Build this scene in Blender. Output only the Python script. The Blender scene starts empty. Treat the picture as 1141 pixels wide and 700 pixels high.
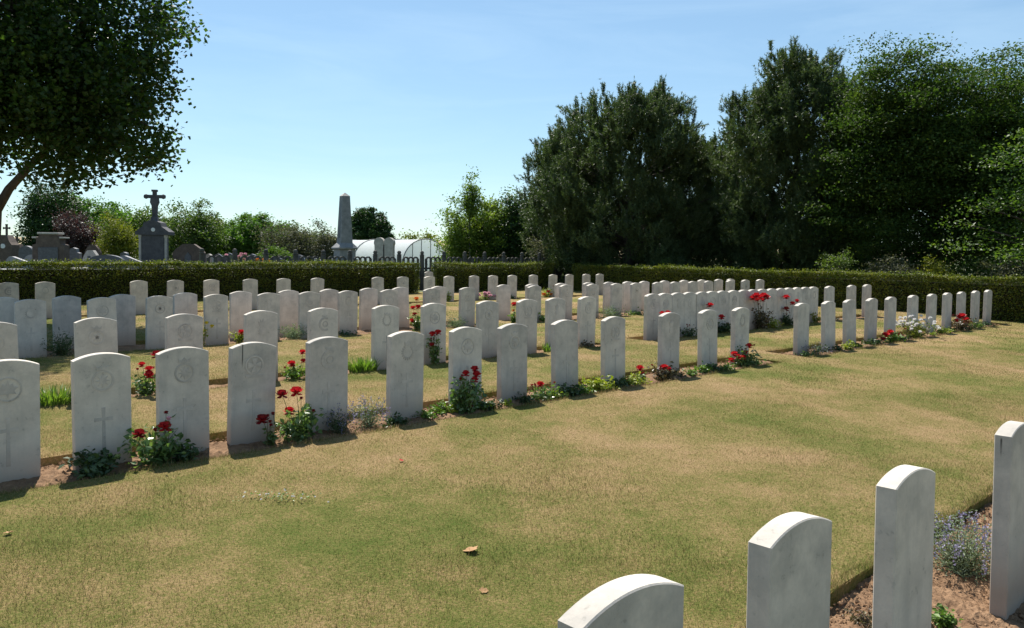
import bpy, math, random
import numpy as np
from mathutils import Matrix, Vector, Euler
R = math.radians
random.seed(5)
rng = np.random.default_rng(11)
scene = bpy.context.scene
COL = scene.collection

# ------------------------------------------------------------------ camera
EYE = 1.60
PITCH, ROLL = R(2.52), 0.012
F_PX, CX, CY = 874.0, 570.5, 320.0
cam_d = bpy.data.cameras.new('camera')
cam = bpy.data.objects.new('camera', cam_d)
COL.objects.link(cam)
cam_d.sensor_width = 36
cam_d.lens = F_PX / 1141 * 36
cam_d.shift_y = -30 / 1141
cam_d.clip_end = 5000
CAM_R = Matrix.Rotation(math.pi / 2 - PITCH, 4, 'X') @ Matrix.Rotation(ROLL, 4, 'Z')
cam.matrix_world = Matrix.Translation((0, 0, EYE)) @ CAM_R
scene.camera = cam

# ------------------------------------------------------------------ sky, sun, exposure
SUN_EL = R(55)
SUN_DIR = Vector((-0.36 * math.cos(SUN_EL), 0.933 * math.cos(SUN_EL), math.sin(SUN_EL))).normalized()
world = bpy.data.worlds.new('World')
scene.world = world
world.use_nodes = True
wn = world.node_tree
wn.nodes.clear()
sky = wn.nodes.new('ShaderNodeTexSky')
sky.sky_type = 'NISHITA'
sky.sun_disc = False
sky.sun_elevation = SUN_EL
sky.sun_rotation = math.atan2(SUN_DIR.x, SUN_DIR.y)
sky.altitude = 50
sky.air_density = 1.0
sky.dust_density = 0.1
sky.ozone_density = 1.6
bg = wn.nodes.new('ShaderNodeBackground')
bg.inputs[1].default_value = 0.08
wo = wn.nodes.new('ShaderNodeOutputWorld')
tint = wn.nodes.new('ShaderNodeMixRGB')
tint.blend_type = 'MULTIPLY'
tint.inputs[0].default_value = 1.0
tint.inputs[2].default_value = (1.20, 1.46, 1.58, 1)
gam = wn.nodes.new('ShaderNodeGamma')
gam.inputs[1].default_value = .72
wn.links.new(sky.outputs[0], gam.inputs[0])
wn.links.new(gam.outputs[0], tint.inputs[1])
# faint veils of high cloud
wtc = wn.nodes.new('ShaderNodeTexCoord')
wmp = wn.nodes.new('ShaderNodeMapping')
wmp.inputs['Scale'].default_value = (1.6, 2.2, 9.0)
wmp.inputs['Rotation'].default_value = (R(8), R(14), 0)
wnz = wn.nodes.new('ShaderNodeTexNoise')
wnz.inputs['Scale'].default_value = 1.7
wnz.inputs['Detail'].default_value = 6
wnz.inputs['Roughness'].default_value = .6
wnz.inputs['Distortion'].default_value = .6
wrp = wn.nodes.new('ShaderNodeValToRGB')
wrp.color_ramp.elements[0].position = .46
wrp.color_ramp.elements[0].color = (0, 0, 0, 1)
wrp.color_ramp.elements[1].position = .80
wrp.color_ramp.elements[1].color = (.16, .16, .16, 1)
wmx = wn.nodes.new('ShaderNodeMixRGB')
wmx.inputs[2].default_value = (6.8, 8.4, 9.4, 1)
wn.links.new(wtc.outputs['Generated'], wmp.inputs[0])
wn.links.new(wmp.outputs[0], wnz.inputs['Vector'])
wn.links.new(wnz.outputs['Fac'], wrp.inputs[0])
wn.links.new(wrp.outputs[0], wmx.inputs[0])
wn.links.new(tint.outputs[0], wmx.inputs[1])
wn.links.new(wmx.outputs[0], bg.inputs[0])
wn.links.new(bg.outputs[0], wo.inputs[0])
sun_d = bpy.data.lights.new('sun', 'SUN')
sun_d.energy = 5.0
sun_d.angle = R(0.55)
sun_d.color = (1.0, 0.95, 0.87)
sun = bpy.data.objects.new('sun', sun_d)
COL.objects.link(sun)
sun.rotation_euler = SUN_DIR.to_track_quat('Z', 'Y').to_euler()
vs = scene.view_settings
vs.view_transform = 'Standard'
vs.look = 'None'
vs.gamma = 1.0
vs.exposure = 0.87
vs.use_curve_mapping = False
scene.cycles.max_bounces = 6
scene.cycles.transparent_max_bounces = 6

# ------------------------------------------------------------------ plot coordinates: u runs along a row, v across the rows
TH = math.atan(954 / 874)
S, C = math.sin(TH), math.cos(TH)
ROW_ANG = math.atan2(C, S)
HV = [-40, 1.0, 6.1, 8.6, 13.4, 19.7, 24, 60, 200]
HZ = [-.10, -.10, .04, .105, .07, .04, .04, .04, .04]


def hgt(v):
    return np.interp(v, HV, HZ)


def W(u, v, z=None):
    if z is None:
        z = float(hgt(v))
    return Vector((u * S - v * C, u * C + v * S, z))


def ray(x, y):
    d = CAM_R.to_3x3() @ Vector((x - CX, -(y - CY), -F_PX))
    return d


def at(x, y, v):
    """where the sight line through photo pixel (x, y) meets the vertical plane v = const: (u, z)"""
    d = ray(x, y)
    k = v / (-C * d.x + S * d.y)
    p = d * k
    return p.x * S + p.y * C, p.z + EYE


def far(x, y, Y):
    """point on that sight line at depth Y"""
    d = ray(x, y)
    p = d * (Y / d.y)
    return Vector((p.x, p.y, p.z + EYE))


# ------------------------------------------------------------------ object helpers
def tag(o, label=None, cat=None, group=None, kind=None):
    if label: o['label'] = label
    if cat: o['category'] = cat
    if group: o['group'] = group
    if kind: o['kind'] = kind
    return o


def empty(name, loc, rz=0.0):
    o = bpy.data.objects.new(name, None)
    o.empty_display_size = .1
    COL.objects.link(o)
    o.location = loc
    o.rotation_euler = (0, 0, rz)
    return o


def mesh_np(name, verts, faces, mat, parent=None, smooth=False):
    """faces: an (M,k) array, or a list of such arrays"""
    if not isinstance(faces, (list, tuple)):
        faces = [faces]
    verts = np.asarray(verts, dtype=np.float32)
    me = bpy.data.meshes.new(name)
    me.vertices.add(len(verts))
    me.vertices.foreach_set('co', verts.ravel())
    nl = sum(f.size for f in faces)
    npol = sum(len(f) for f in faces)
    me.loops.add(nl)
    me.loops.foreach_set('vertex_index', np.concatenate([f.ravel() for f in faces]).astype(np.int32))
    tot = np.concatenate([np.full(len(f), f.shape[1]) for f in faces])
    start = np.concatenate([[0], np.cumsum(tot)[:-1]])
    me.polygons.add(npol)
    me.polygons.foreach_set('loop_start', start.astype(np.int32))
    me.polygons.foreach_set('loop_total', tot.astype(np.int32))
    me.polygons.foreach_set('use_smooth', np.full(npol, bool(smooth)))
    me.update(calc_edges=True)
    me.validate()
    me.materials.append(mat)
    o = bpy.data.objects.new(name, me)
    COL.objects.link(o)
    o.parent = parent
    return o


class MB:
    """collects shapes into one mesh"""

    def __init__(self):
        self.v, self.f, self.n = [], {}, 0

    def add(self, v, *faces):
        v = np.asarray(v, dtype=float)
        for f in faces:
            f = np.asarray(f)
            self.f.setdefault(f.shape[1], []).append(f + self.n)
        self.v.append(v)
        self.n += len(v)

    def box(self, cx, cy, cz, sx, sy, sz, rz=0, taper=1.0, bev=0.0):
        x, y, z = sx / 2, sy / 2, sz / 2
        if bev <= 0:
            v = np.array([[-x, -y, -z], [x, -y, -z], [x, y, -z], [-x, y, -z], [-x * taper, -y * taper, z], [x * taper, -y * taper, z], [x * taper, y * taper, z], [-x * taper, y * taper, z]])
            f = np.array([[0, 3, 2, 1], [4, 5, 6, 7], [0, 1, 5, 4], [1, 2, 6, 5], [2, 3, 7, 6], [3, 0, 4, 7]])
        else:
            b = bev
            rings = []
            for (zz, k, t) in ((-z, b, 1), (-z + b, 0, 1), (z - b, 0, taper), (z, b, taper)):
                X, Y = x * t, y * t
                rings.append([[-X + b, -Y + k, zz], [X - b, -Y + k, zz], [X - k, -Y + b, zz], [X - k, Y - b, zz], [X - b, Y - k, zz], [-X + b, Y - k, zz], [-X + k, Y - b, zz], [-X + k, -Y + b, zz]])
            v = np.array(rings).reshape(-1, 3)
            f = []
            for r in range(3):
                for i in range(8):
                    j = (i + 1) % 8
                    f.append([r * 8 + i, r * 8 + j, r * 8 + 8 + j, r * 8 + 8 + i])
            f = np.array(f)
            caps = np.array([[7, 6, 5, 4, 3, 2, 1, 0], [24, 25, 26, 27, 28, 29, 30, 31]])
        if rz:
            cr, sr = math.cos(rz), math.sin(rz)
            v = v @ np.array([[cr, sr, 0], [-sr, cr, 0], [0, 0, 1]])
        v = v + np.array([cx, cy, cz])
        if bev > 0:
            self.add(v, f, caps)
        else:
            self.add(v, f)

    def prism(self, outline, y0, y1, ox=0, oy=0, oz=0):
        """outline in x,z, extruded along y"""
        n = len(outline)
        a = np.array([[p[0] + ox, y0 + oy, p[1] + oz] for p in outline])
        b = np.array([[p[0] + ox, y1 + oy, p[1] + oz] for p in outline])
        i = np.arange(n)
        j = (i + 1) % n
        self.add(np.vstack([a, b]), np.stack([i, j, j + n, i + n], 1), i[None, :], (i[::-1] + n)[None, :])

    def tube(self, pts, rad, n=6):
        pts = np.asarray(pts, dtype=float)
        rad = np.broadcast_to(np.asarray(rad, dtype=float), (len(pts),))
        tan = np.gradient(pts, axis=0)
        tan /= np.linalg.norm(tan, axis=1)[:, None] + 1e-9
        ref = np.array([0, 0, 1.0]) if abs(tan[0][2]) < .9 else np.array([1.0, 0, 0])
        a = np.cross(tan, ref)
        a /= np.linalg.norm(a, axis=1)[:, None] + 1e-9
        b = np.cross(tan, a)
        t = np.linspace(0, 2 * math.pi, n, endpoint=False)
        v = pts[:, None, :] + rad[:, None, None] * (np.cos(t)[None, :, None] * a[:, None, :] + np.sin(t)[None, :, None] * b[:, None, :])
        f = []
        for k in range(len(pts) - 1):
            for i in range(n):
                j = (i + 1) % n
                f.append([k * n + i, k * n + j, (k + 1) * n + j, (k + 1) * n + i])
        self.add(v.reshape(-1, 3), np.array(f), np.array([list(range(n))[::-1]]), np.array([[(len(pts) - 1) * n + i for i in range(n)]]))

    def lathe(self, prof, n=16, cx=0, cy=0):
        """prof: (r, z) pairs"""
        t = np.linspace(0, 2 * math.pi, n, endpoint=False)
        v = np.array([[cx + r * math.cos(a), cy + r * math.sin(a), z] for (r, z) in prof for a in t])
        f = []
        for k in range(len(prof) - 1):
            for i in range(n):
                j = (i + 1) % n
                f.append([k * n + i, k * n + j, (k + 1) * n + j, (k + 1) * n + i])
        self.add(v, np.array(f), np.array([[(len(prof) - 1) * n + i for i in range(n)]]))

    def build(self, name, mat, parent=None, smooth=False):
        return mesh_np(name, np.vstack(self.v), [np.vstack(a) for a in self.f.values()], mat, parent, smooth)


# ------------------------------------------------------------------ materials
def new_mat(name):
    m = bpy.data.materials.new(name)
    m.use_nodes = True
    nt = m.node_tree
    nt.nodes.clear()
    return m, nt, (lambda t, **k: node(nt, t, **k))


def node(nt, t, **k):
    n = nt.nodes.new('ShaderNode' + t)
    for a, b in k.items():
        setattr(n, a, b)
    return n


def setin(n, **k):
    for a, b in k.items():
        n.inputs[a.replace('_', ' ')].default_value = b
    return n


def ramp(nt, src, stops, interp='LINEAR'):
    r = node(nt, 'ValToRGB')
    r.color_ramp.interpolation = interp
    e = r.color_ramp.elements
    while len(e) > 1:
        e.remove(e[-1])
    e[0].position = stops[0][0]
    e[0].color = (*stops[0][1], 1) if len(stops[0][1]) == 3 else stops[0][1]
    for p, c in stops[1:]:
        x = e.new(p)
        x.color = (*c, 1)
    nt.links.new(src, r.inputs[0])
    return r.outputs[0]


def mixc(nt, fac, a, b, mode='MIX'):
    m = node(nt, 'MixRGB', blend_type=mode)
    for i, x in enumerate((fac, a, b)):
        if isinstance(x, (int, float)):
            m.inputs[i].default_value = x
        elif isinstance(x, tuple):
            m.inputs[i].default_value = (*x, 1)
        else:
            nt.links.new(x, m.inputs[i])
    return m.outputs[0]


def noise(nt, vec, scale, detail=4, rough=.6, dist=0):
    n = node(nt, 'TexNoise')
    setin(n, Scale=scale, Detail=detail, Roughness=rough, Distortion=dist)
    if vec is not None:
        nt.links.new(vec, n.inputs['Vector'])
    return n.outputs['Fac']


def mapping(nt, vec, scale=(1, 1, 1), rot=(0, 0, 0), loc=(0, 0, 0)):
    m = node(nt, 'Mapping')
    m.inputs['Scale'].default_value = scale
    m.inputs['Rotation'].default_value = rot
    m.inputs['Location'].default_value = loc
    nt.links.new(vec, m.inputs[0])
    return m.outputs[0]


def math_n(nt, op, a, b=None, clamp=False):
    m = node(nt, 'Math', operation=op, use_clamp=clamp)
    for i, x in enumerate((a, b)):
        if x is None: continue
        if isinstance(x, (int, float)):
            m.inputs[i].default_value = x
        else:
            nt.links.new(x, m.inputs[i])
    return m.outputs[0]


def finish(nt, col, rough=.8, bump=None, bs=.3, bd=.01, spec=.3):
    p = node(nt, 'BsdfPrincipled')
    if isinstance(col, tuple):
        p.inputs['Base Color'].default_value = (*col, 1)
    else:
        nt.links.new(col, p.inputs['Base Color'])
    p.inputs['Roughness'].default_value = rough
    p.inputs['Specular IOR Level'].default_value = spec
    if bump is not None:
        b = node(nt, 'Bump')
        setin(b, Strength=bs, Distance=bd)
        nt.links.new(bump, b.inputs['Height'])
        nt.links.new(b.outputs[0], p.inputs['Normal'])
    o = node(nt, 'OutputMaterial')
    nt.links.new(p.outputs[0], o.inputs[0])
    return p


def stone_mat(name, base=(.635, .57, .485), streak=None, dirt=1.0, vary=.26):
    m, nt, N = new_mat(name)
    tc = N('TexCoord')
    oi = N('ObjectInfo')
    ob = tc.outputs['Object']
    # every stone gets its own patch of the noise
    sh = N('VectorMath', operation='MULTIPLY_ADD')
    cv = N('CombineXYZ')
    for i in range(3):
        nt.links.new(oi.outputs['Random'], cv.inputs[i])
    nt.links.new(cv.outputs[0], sh.inputs[0])
    sh.inputs[1].default_value = (37, 53, 71)
    nt.links.new(ob, sh.inputs[2])
    vec = sh.outputs[0]
    cloud = noise(nt, vec, 5.5, 6, .65)
    drip = noise(nt, mapping(nt, vec, (16, 16, 1.6)), 1.0, 5, .6)
    fine = noise(nt, vec, 90, 3, .6)
    c = mixc(nt, ramp(nt, cloud, [(.36, (0, 0, 0)), (.68, (1, 1, 1))]), base, tuple(b * .66 for b in base))
    c = mixc(nt, math_n(nt, 'MULTIPLY', ramp(nt, drip, [(.5, (0, 0, 0)), (.75, (1, 1, 1))]), .38 * dirt), c, (.30, .285, .26))
    c = mixc(nt, math_n(nt, 'MULTIPLY', ramp(nt, fine, [(.45, (0, 0, 0)), (.7, (1, 1, 1))]), .22), c, (.36, .34, .31))
    # soil splashed up the foot of the stone, lichen greying the head
    sep = N('SeparateXYZ')
    nt.links.new(ob, sep.inputs[0])
    z = math_n(nt, 'ADD', sep.outputs[2], math_n(nt, 'MULTIPLY', math_n(nt, 'SUBTRACT', cloud, .5), .25))
    foot = ramp(nt, z, [(0.0, (1, 1, 1)), (.05, (.75, .75, .75)), (.24, (0, 0, 0))])
    c = mixc(nt, math_n(nt, 'MULTIPLY', foot, .75), c, (.31, .195, .12))
    head = ramp(nt, z, [(.52, (0, 0, 0)), (.78, (1, 1, 1))])
    c = mixc(nt, math_n(nt, 'MULTIPLY', math_n(nt, 'MULTIPLY', head, ramp(nt, cloud, [(.42, (0, 0, 0)), (.62, (1, 1, 1))])), .30 * dirt), c, (.27, .265, .25))
    # each stone a touch lighter, darker or warmer
    c = mixc(nt, vary, c, mixc(nt, oi.outputs['Random'], (.36, .345, .32), (.74, .67, .57)))
    lich = noise(nt, vec, 28, 5, .7)
    lm = math_n(nt, 'MULTIPLY', ramp(nt, lich, [(.58, (0, 0, 0)), (.66, (1, 1, 1))]), ramp(nt, cloud, [(.48, (0, 0, 0)), (.60, (1, 1, 1))]))
    c = mixc(nt, math_n(nt, 'MULTIPLY', lm, .45 * dirt), c, (.20, .195, .17))
    if streak:
        x0, w, z0, side = streak
        src = sep.outputs[1 if side else 0]
        wob = math_n(nt, 'MULTIPLY', math_n(nt, 'SUBTRACT', drip, .5), .012)
        d = math_n(nt, 'ABSOLUTE', math_n(nt, 'SUBTRACT', math_n(nt, 'ADD', src, wob), x0))
        a = ramp(nt, math_n(nt, 'DIVIDE', d, w), [(.3, (1, 1, 1)), (1, (0, 0, 0))])
        b = ramp(nt, math_n(nt, 'SUBTRACT', sep.outputs[2], z0), [(0, (0, 0, 0)), (.08, (1, 1, 1))])
        if side:
            b = mixc(nt, 1.0, b, ramp(nt, sep.outputs[2], [(.752, (1, 1, 1)), (.764, (0, 0, 0))]), 'MULTIPLY')
        c = mixc(nt, math_n(nt, 'MULTIPLY', math_n(nt, 'MULTIPLY', a, b), .85), c, (.03, .028, .025))
    hh = math_n(nt, 'ADD', math_n(nt, 'MULTIPLY', fine, .5), math_n(nt, 'MULTIPLY', cloud, .6))
    finish(nt, c, .88, hh, .35, .004, .2)
    return m


def leaf_mat(name, cols, trans=.35, rough=.5, scale=.6, spec=.3, tcol=None):
    """cols: leaf colours spread over the leaves at random and in drifts"""
    m, nt, N = new_mat(name)
    g = N('NewGeometry')
    nz = noise(nt, g.outputs['Position'], scale, 3, .6)
    f = math_n(nt, 'ADD', math_n(nt, 'MULTIPLY', g.outputs['Random Per Island'], .6), math_n(nt, 'MULTIPLY', math_n(nt, 'SUBTRACT', nz, .3), 1.0), True)
    c = ramp(nt, f, [(i / max(1, len(cols) - 1), x) for i, x in enumerate(cols)])
    p = N('BsdfPrincipled')
    nt.links.new(c, p.inputs['Base Color'])
    p.inputs['Roughness'].default_value = rough
    p.inputs['Specular IOR Level'].default_value = spec
    t = N('BsdfTranslucent')
    if tcol:
        nt.links.new(mixc(nt, .6, c, tcol), t.inputs[0])
    else:
        nt.links.new(mixc(nt, 1.0, c, (1.35, 1.5, .7), 'MULTIPLY'), t.inputs[0])
    mx = N('MixShader')
    mx.inputs[0].default_value = trans
    nt.links.new(p.outputs[0], mx.inputs[1])
    nt.links.new(t.outputs[0], mx.inputs[2])
    o = N('OutputMaterial')
    nt.links.new(mx.outputs[0], o.inputs[0])
    return m


def rough_mat(name, c1, c2, scale=4, rough=.85, bs=.4, bd=.01, stretch=(1, 1, 1), spec=.3):
    m, nt, N = new_mat(name)
    tc = N('TexCoord')
    v = mapping(nt, tc.outputs['Object'], stretch)
    n1 = noise(nt, v, scale, 6, .65)
    n2 = noise(nt, v, scale * 9, 4, .6)
    f = math_n(nt, 'ADD', math_n(nt, 'MULTIPLY', n1, .7), math_n(nt, 'MULTIPLY', n2, .3))
    c = ramp(nt, f, [(.35, c1), (.65, c2)])
    finish(nt, c, rough, f, bs, bd, spec)
    return m


def lawn_colour(nt, N, blades):
    g = N('NewGeometry')
    pos = g.outputs['Position']
    big = noise(nt, mapping(nt, pos, (1, 1, .2), (0, 0, -ROW_ANG)), .42, 4, .62, .4)
    mid = noise(nt, mapping(nt, pos, (1, 1, .2)), 1.7, 6, .72)
    f = math_n(nt, 'ADD', math_n(nt, 'MULTIPLY', big, .60), math_n(nt, 'MULTIPLY', mid, .40))
    # parched ring of lawn along the middle of the walk, greener by the beds
    if blades:
        f = math_n(nt, 'ADD', f, math_n(nt, 'MULTIPLY', math_n(nt, 'SUBTRACT', g.outputs['Random Per Island'], .5), .40))
    else:
        fine = noise(nt, pos, 55, 4, .7)
        f = math_n(nt, 'ADD', f, math_n(nt, 'MULTIPLY', math_n(nt, 'SUBTRACT', fine, .5), .5))
    k = 1.0 if blades else .8
    return g, ramp(nt, f, [(.34, (.10 * k, .132 * k, .028 * k)), (.45, (.18 * k, .172 * k, .052 * k)), (.53, (.285 * k, .215 * k, .092 * k)), (.67, (.40 * k, .268 * k, .15 * k))])


M = {}
M['stone'] = stone_mat('portland_stone')
M['stone_streak'] = stone_mat('portland_stone_streaked', streak=(-.105, .007, .60, 0))
M['stone_side'] = stone_mat('portland_stone_side_streak', streak=(.006, .006, .66, 1))
M['badge'] = stone_mat('carved_relief', (.555, .505, .443), vary=.05)
M['cross'] = stone_mat('carved_cross', (.585, .533, .466), vary=.05)

m, nt, N = new_mat('lawn_ground')
g, c = lawn_colour(nt, N, False)
finish(nt, c, .95, noise(nt, g.outputs['Position'], 70, 4, .7), .9, .02, .05)
M['lawn'] = m
m, nt, N = new_mat('grass_blades')
g, c = lawn_colour(nt, N, True)
p = N('BsdfDiffuse'); nt.links.new(c, p.inputs[0])
t = N('BsdfTranslucent'); nt.links.new(c, t.inputs[0])
mx = N('MixShader'); mx.inputs[0].default_value = .3
nt.links.new(p.outputs[0], mx.inputs[1]); nt.links.new(t.outputs[0], mx.inputs[2])
o = N('OutputMaterial'); nt.links.new(mx.outputs[0], o.inputs[0])
M['blades'] = m
M['soil'] = rough_mat('dry_soil', (.125, .075, .044), (.28, .177, .106), 7, .95, 1.0, .03, spec=.05)
M['clod'] = rough_mat('soil_clods', (.125, .075, .044), (.28, .177, .106), 9, .95, .8, .01, spec=.05)
M['gravel'] = rough_mat('cemetery_ground', (.05, .07, .022), (.12, .125, .05), 1.2, .95, .6, .02)
M['field'] = rough_mat('field', (.22, .18, .09), (.42, .33, .20), .01, .95, .2, .05)
M['bark'] = rough_mat('bark', (.035, .028, .02), (.11, .09, .07), 6, .9, .9, .03, (1, 1, .2))
M['bark2'] = rough_mat('grey_bark', (.06, .055, .05), (.16, .15, .13), 6, .9, .9, .03, (1, 1, .2))
M['maple'] = leaf_mat('maple_leaves', [(.013, .030, .006), (.028, .060, .010), (.055, .10, .015)], .48, .45, .5, .35)
M['pine'] = leaf_mat('pine_needles', [(.028, .048, .018), (.060, .092, .034), (.13, .165, .062)], .26, .5, .5, .3)
M['broad'] = leaf_mat('broad_leaves', [(.017, .037, .008), (.038, .075, .014), (.10, .135, .026)], .36, .6, .35, .2)
M['bright'] = leaf_mat('bright_leaves', [(.028, .062, .010), (.062, .115, .018), (.13, .18, .03)], .38, .5, .5, .35)
M['bush'] = leaf_mat('bush_leaves', [(.035, .065, .015), (.07, .115, .022), (.13, .165, .04)], .35, .5, .5, .3)
M['bush_dark'] = leaf_mat('dark_bush_leaves', [(.012, .03, .01), (.025, .06, .012), (.05, .10, .02)], .25, .5, .6, .3)
M['bush_grey'] = leaf_mat('greyish_bush_leaves', [(.045, .055, .03), (.09, .095, .06), (.16, .15, .10)], .25, .6, .8, .2)
M['bush_yellow'] = leaf_mat('yellowing_bush_leaves', [(.06, .09, .015), (.14, .16, .02), (.24, .22, .03)], .35, .55, .8, .2)
M['bush_light'] = leaf_mat('light_bush_leaves', [(.06, .105, .018), (.12, .18, .03), (.21, .25, .05)], .42, .55, .5, .25)
M['bush_mid'] = leaf_mat('mid_green_bush_leaves', [(.04, .095, .014), (.08, .165, .024), (.14, .23, .035)], .36, .55, .6, .25)
M['maroon'] = leaf_mat('maroon_leaves', [(.024, .018, .016), (.05, .036, .032), (.10, .08, .066)], .2, .5, .8, .3, (.12, .03, .03))
M['hedge'] = leaf_mat('hedge_leaves', [(.04, .062, .009), (.095, .12, .016), (.22, .20, .03)], .36, .5, 1.5, .3)
M['hedge_core'] = rough_mat('hedge_twigs', (.012, .010, .005), (.03, .025, .012), 8, .9)
M['rose_leaf'] = leaf_mat('rose_leaves', [(.05, .10, .025), (.10, .17, .05), (.20, .26, .09)], .3, .32, 3, .5)
M['green_leaf'] = leaf_mat('green_plant_leaves', [(.05, .10, .015), (.10, .18, .025), (.18, .27, .05)], .3, .45, 3, .4)
M['lime_leaf'] = leaf_mat('lime_plant_leaves', [(.12, .17, .02), (.22, .26, .03), (.34, .34, .06)], .3, .5, 3, .3)
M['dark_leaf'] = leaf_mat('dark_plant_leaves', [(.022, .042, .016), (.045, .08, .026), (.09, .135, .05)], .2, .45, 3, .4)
M['bronze_leaf'] = leaf_mat('bronze_plant_leaves', [(.05, .03, .02), (.10, .07, .035), (.16, .15, .06)], .2, .45, 3, .4)
M['grey_leaf'] = leaf_mat('grey_plant_leaves', [(.11, .16, .09), (.19, .24, .15), (.30, .34, .24)], .2, .6, 3, .2)
M['blade_leaf'] = leaf_mat('blade_leaves', [(.06, .125, .018), (.115, .195, .03), (.22, .29, .055)], .32, .4, 3, .4)
M['stem'] = rough_mat('plant_stems', (.05, .06, .02), (.12, .12, .05), 8, .7)
M['red'] = leaf_mat('red_petals', [(.30, .006, .012), (.48, .012, .02), (.62, .03, .035)], .25, .45, 6, .3, (.7, .02, .03))
M['darkred'] = leaf_mat('dark_red_petals', [(.12, .004, .008), (.22, .008, .012), (.34, .015, .02)], .2, .45, 6, .3, (.4, .01, .02))
M['orange'] = leaf_mat('orange_petals', [(.45, .06, .02), (.6, .14, .03), (.7, .25, .05)], .25, .5, 6, .3, (.7, .2, .03))
M['pinkp'] = leaf_mat('pink_petals', [(.55, .22, .30), (.65, .35, .42), (.75, .5, .55)], .3, .5, 6, .2, (.7, .35, .42))
M['whitep'] = leaf_mat('white_petals', [(.62, .60, .58), (.72, .70, .69), (.8, .79, .78)], .3, .5, 6, .2, (.8, .78, .75))
M['violet'] = leaf_mat('violet_petals', [(.15, .14, .21), (.23, .215, .31), (.33, .31, .40)], .2, .6, 6, .2, (.3, .25, .5))
M['yellowp'] = leaf_mat('yellow_petals', [(.6, .42, .02), (.7, .55, .04), (.75, .62, .1)], .3, .5, 6, .2, (.7, .6, .05))
M['brown_leaf'] = rough_mat('dry_leaf', (.25, .13, .05), (.42, .25, .12), 30, .8)
M['granite_dark'] = rough_mat('dark_tomb_stone', (.045, .045, .05), (.10, .10, .11), 12, .45, .1, .003, spec=.5)
M['granite_grey'] = rough_mat('grey_tomb_stone', (.16, .16, .17), (.30, .30, .31), 12, .6, .2, .004)
M['tomb_brown'] = rough_mat('brown_tomb_stone', (.07, .052, .042), (.14, .105, .085), 5, .85, .4, .01)
M['tomb_light'] = rough_mat('pale_tomb_stone', (.30, .28, .25), (.48, .45, .41), 6, .85, .3, .006)
M['monument'] = rough_mat('weathered_blue_stone', (.05, .05, .056), (.11, .107, .112), 4, .9, .5, .01)
M['obelisk'] = rough_mat('obelisk_stone', (.16, .165, .17), (.29, .29, .285), 4, .85, .4, .008)
M['plaque'] = rough_mat('white_plaque', (.55, .55, .55), (.7, .7, .7), 12, .5, .1, .002)
M['concrete'] = rough_mat('weathered_concrete', (.055, .052, .046), (.13, .12, .105), 5, .92, .5, .008)
M['hoop'] = rough_mat('steel_hoops', (.10, .11, .11), (.2, .21, .21), 9, .5, .1, .002)
m, nt, N = new_mat('greenhouse_film')
g = N('NewGeometry')
d = N('BsdfDiffuse'); d.inputs[0].default_value = (.86, .88, .88, 1)
t = N('BsdfTranslucent'); t.inputs[0].default_value = (.85, .90, .88, 1)
mx = N('MixShader'); mx.inputs[0].default_value = .55
nt.links.new(d.outputs[0], mx.inputs[1]); nt.links.new(t.outputs[0], mx.inputs[2])
o = N('OutputMaterial'); nt.links.new(mx.outputs[0], o.inputs[0])
M['film'] = m

# ------------------------------------------------------------------ ground
# beds: (v0, v1, [(u0, u1), ...])
BEDS = [(.80, 1.76, [(-1.0, 9.0)]),
        (5.80, 6.52, [(-1.0, 10.75), (11.55, 21.5)]),
        (8.36, 8.92, [(-1.0, 9.95), (10.9, 20.4)]),
        (12.3, 13.68, [(-1.0, 10.7), (11.7, 18.9)]),
        (19.45, 20.0, [(-1.0, 23.2)])]


def in_bed(u, v, pad=0.0):
    r = np.zeros(np.shape(u), bool)
    for (v0, v1, segs) in BEDS:
        for (a, b) in segs:
            r |= (v > v0 - pad) & (v < v1 + pad) & (u > a - pad) & (u < b + pad)
    return r


def uvz(u, v, z):
    u, v, z = np.asarray(u, float), np.asarray(v, float), np.asarray(z, float)
    return np.stack([u * S - v * C, u * C + v * S, z], -1)


# terrain: one sheet out to the horizon, just under the lawn
us = np.concatenate([[-1800, -600, -200, -80], np.linspace(-40, 40, 17), [80, 200, 600, 1800]])
vsx = np.concatenate([[-1800, -600, -200, -80], np.linspace(-40, 60, 21), [90, 200, 600, 1800]])
UU, VV = np.meshgrid(us, vsx, indexing='ij')
nu, nv = UU.shape
ii = np.arange(nu * nv).reshape(nu, nv)
F = np.stack([ii[:-1, :-1], ii[1:, :-1], ii[1:, 1:], ii[:-1, 1:]], -1).reshape(-1, 4)
mesh_np('ground', uvz(UU, VV, hgt(VV) - .16).reshape(-1, 3), F, M['gravel'])['kind'] = 'structure'

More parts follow.
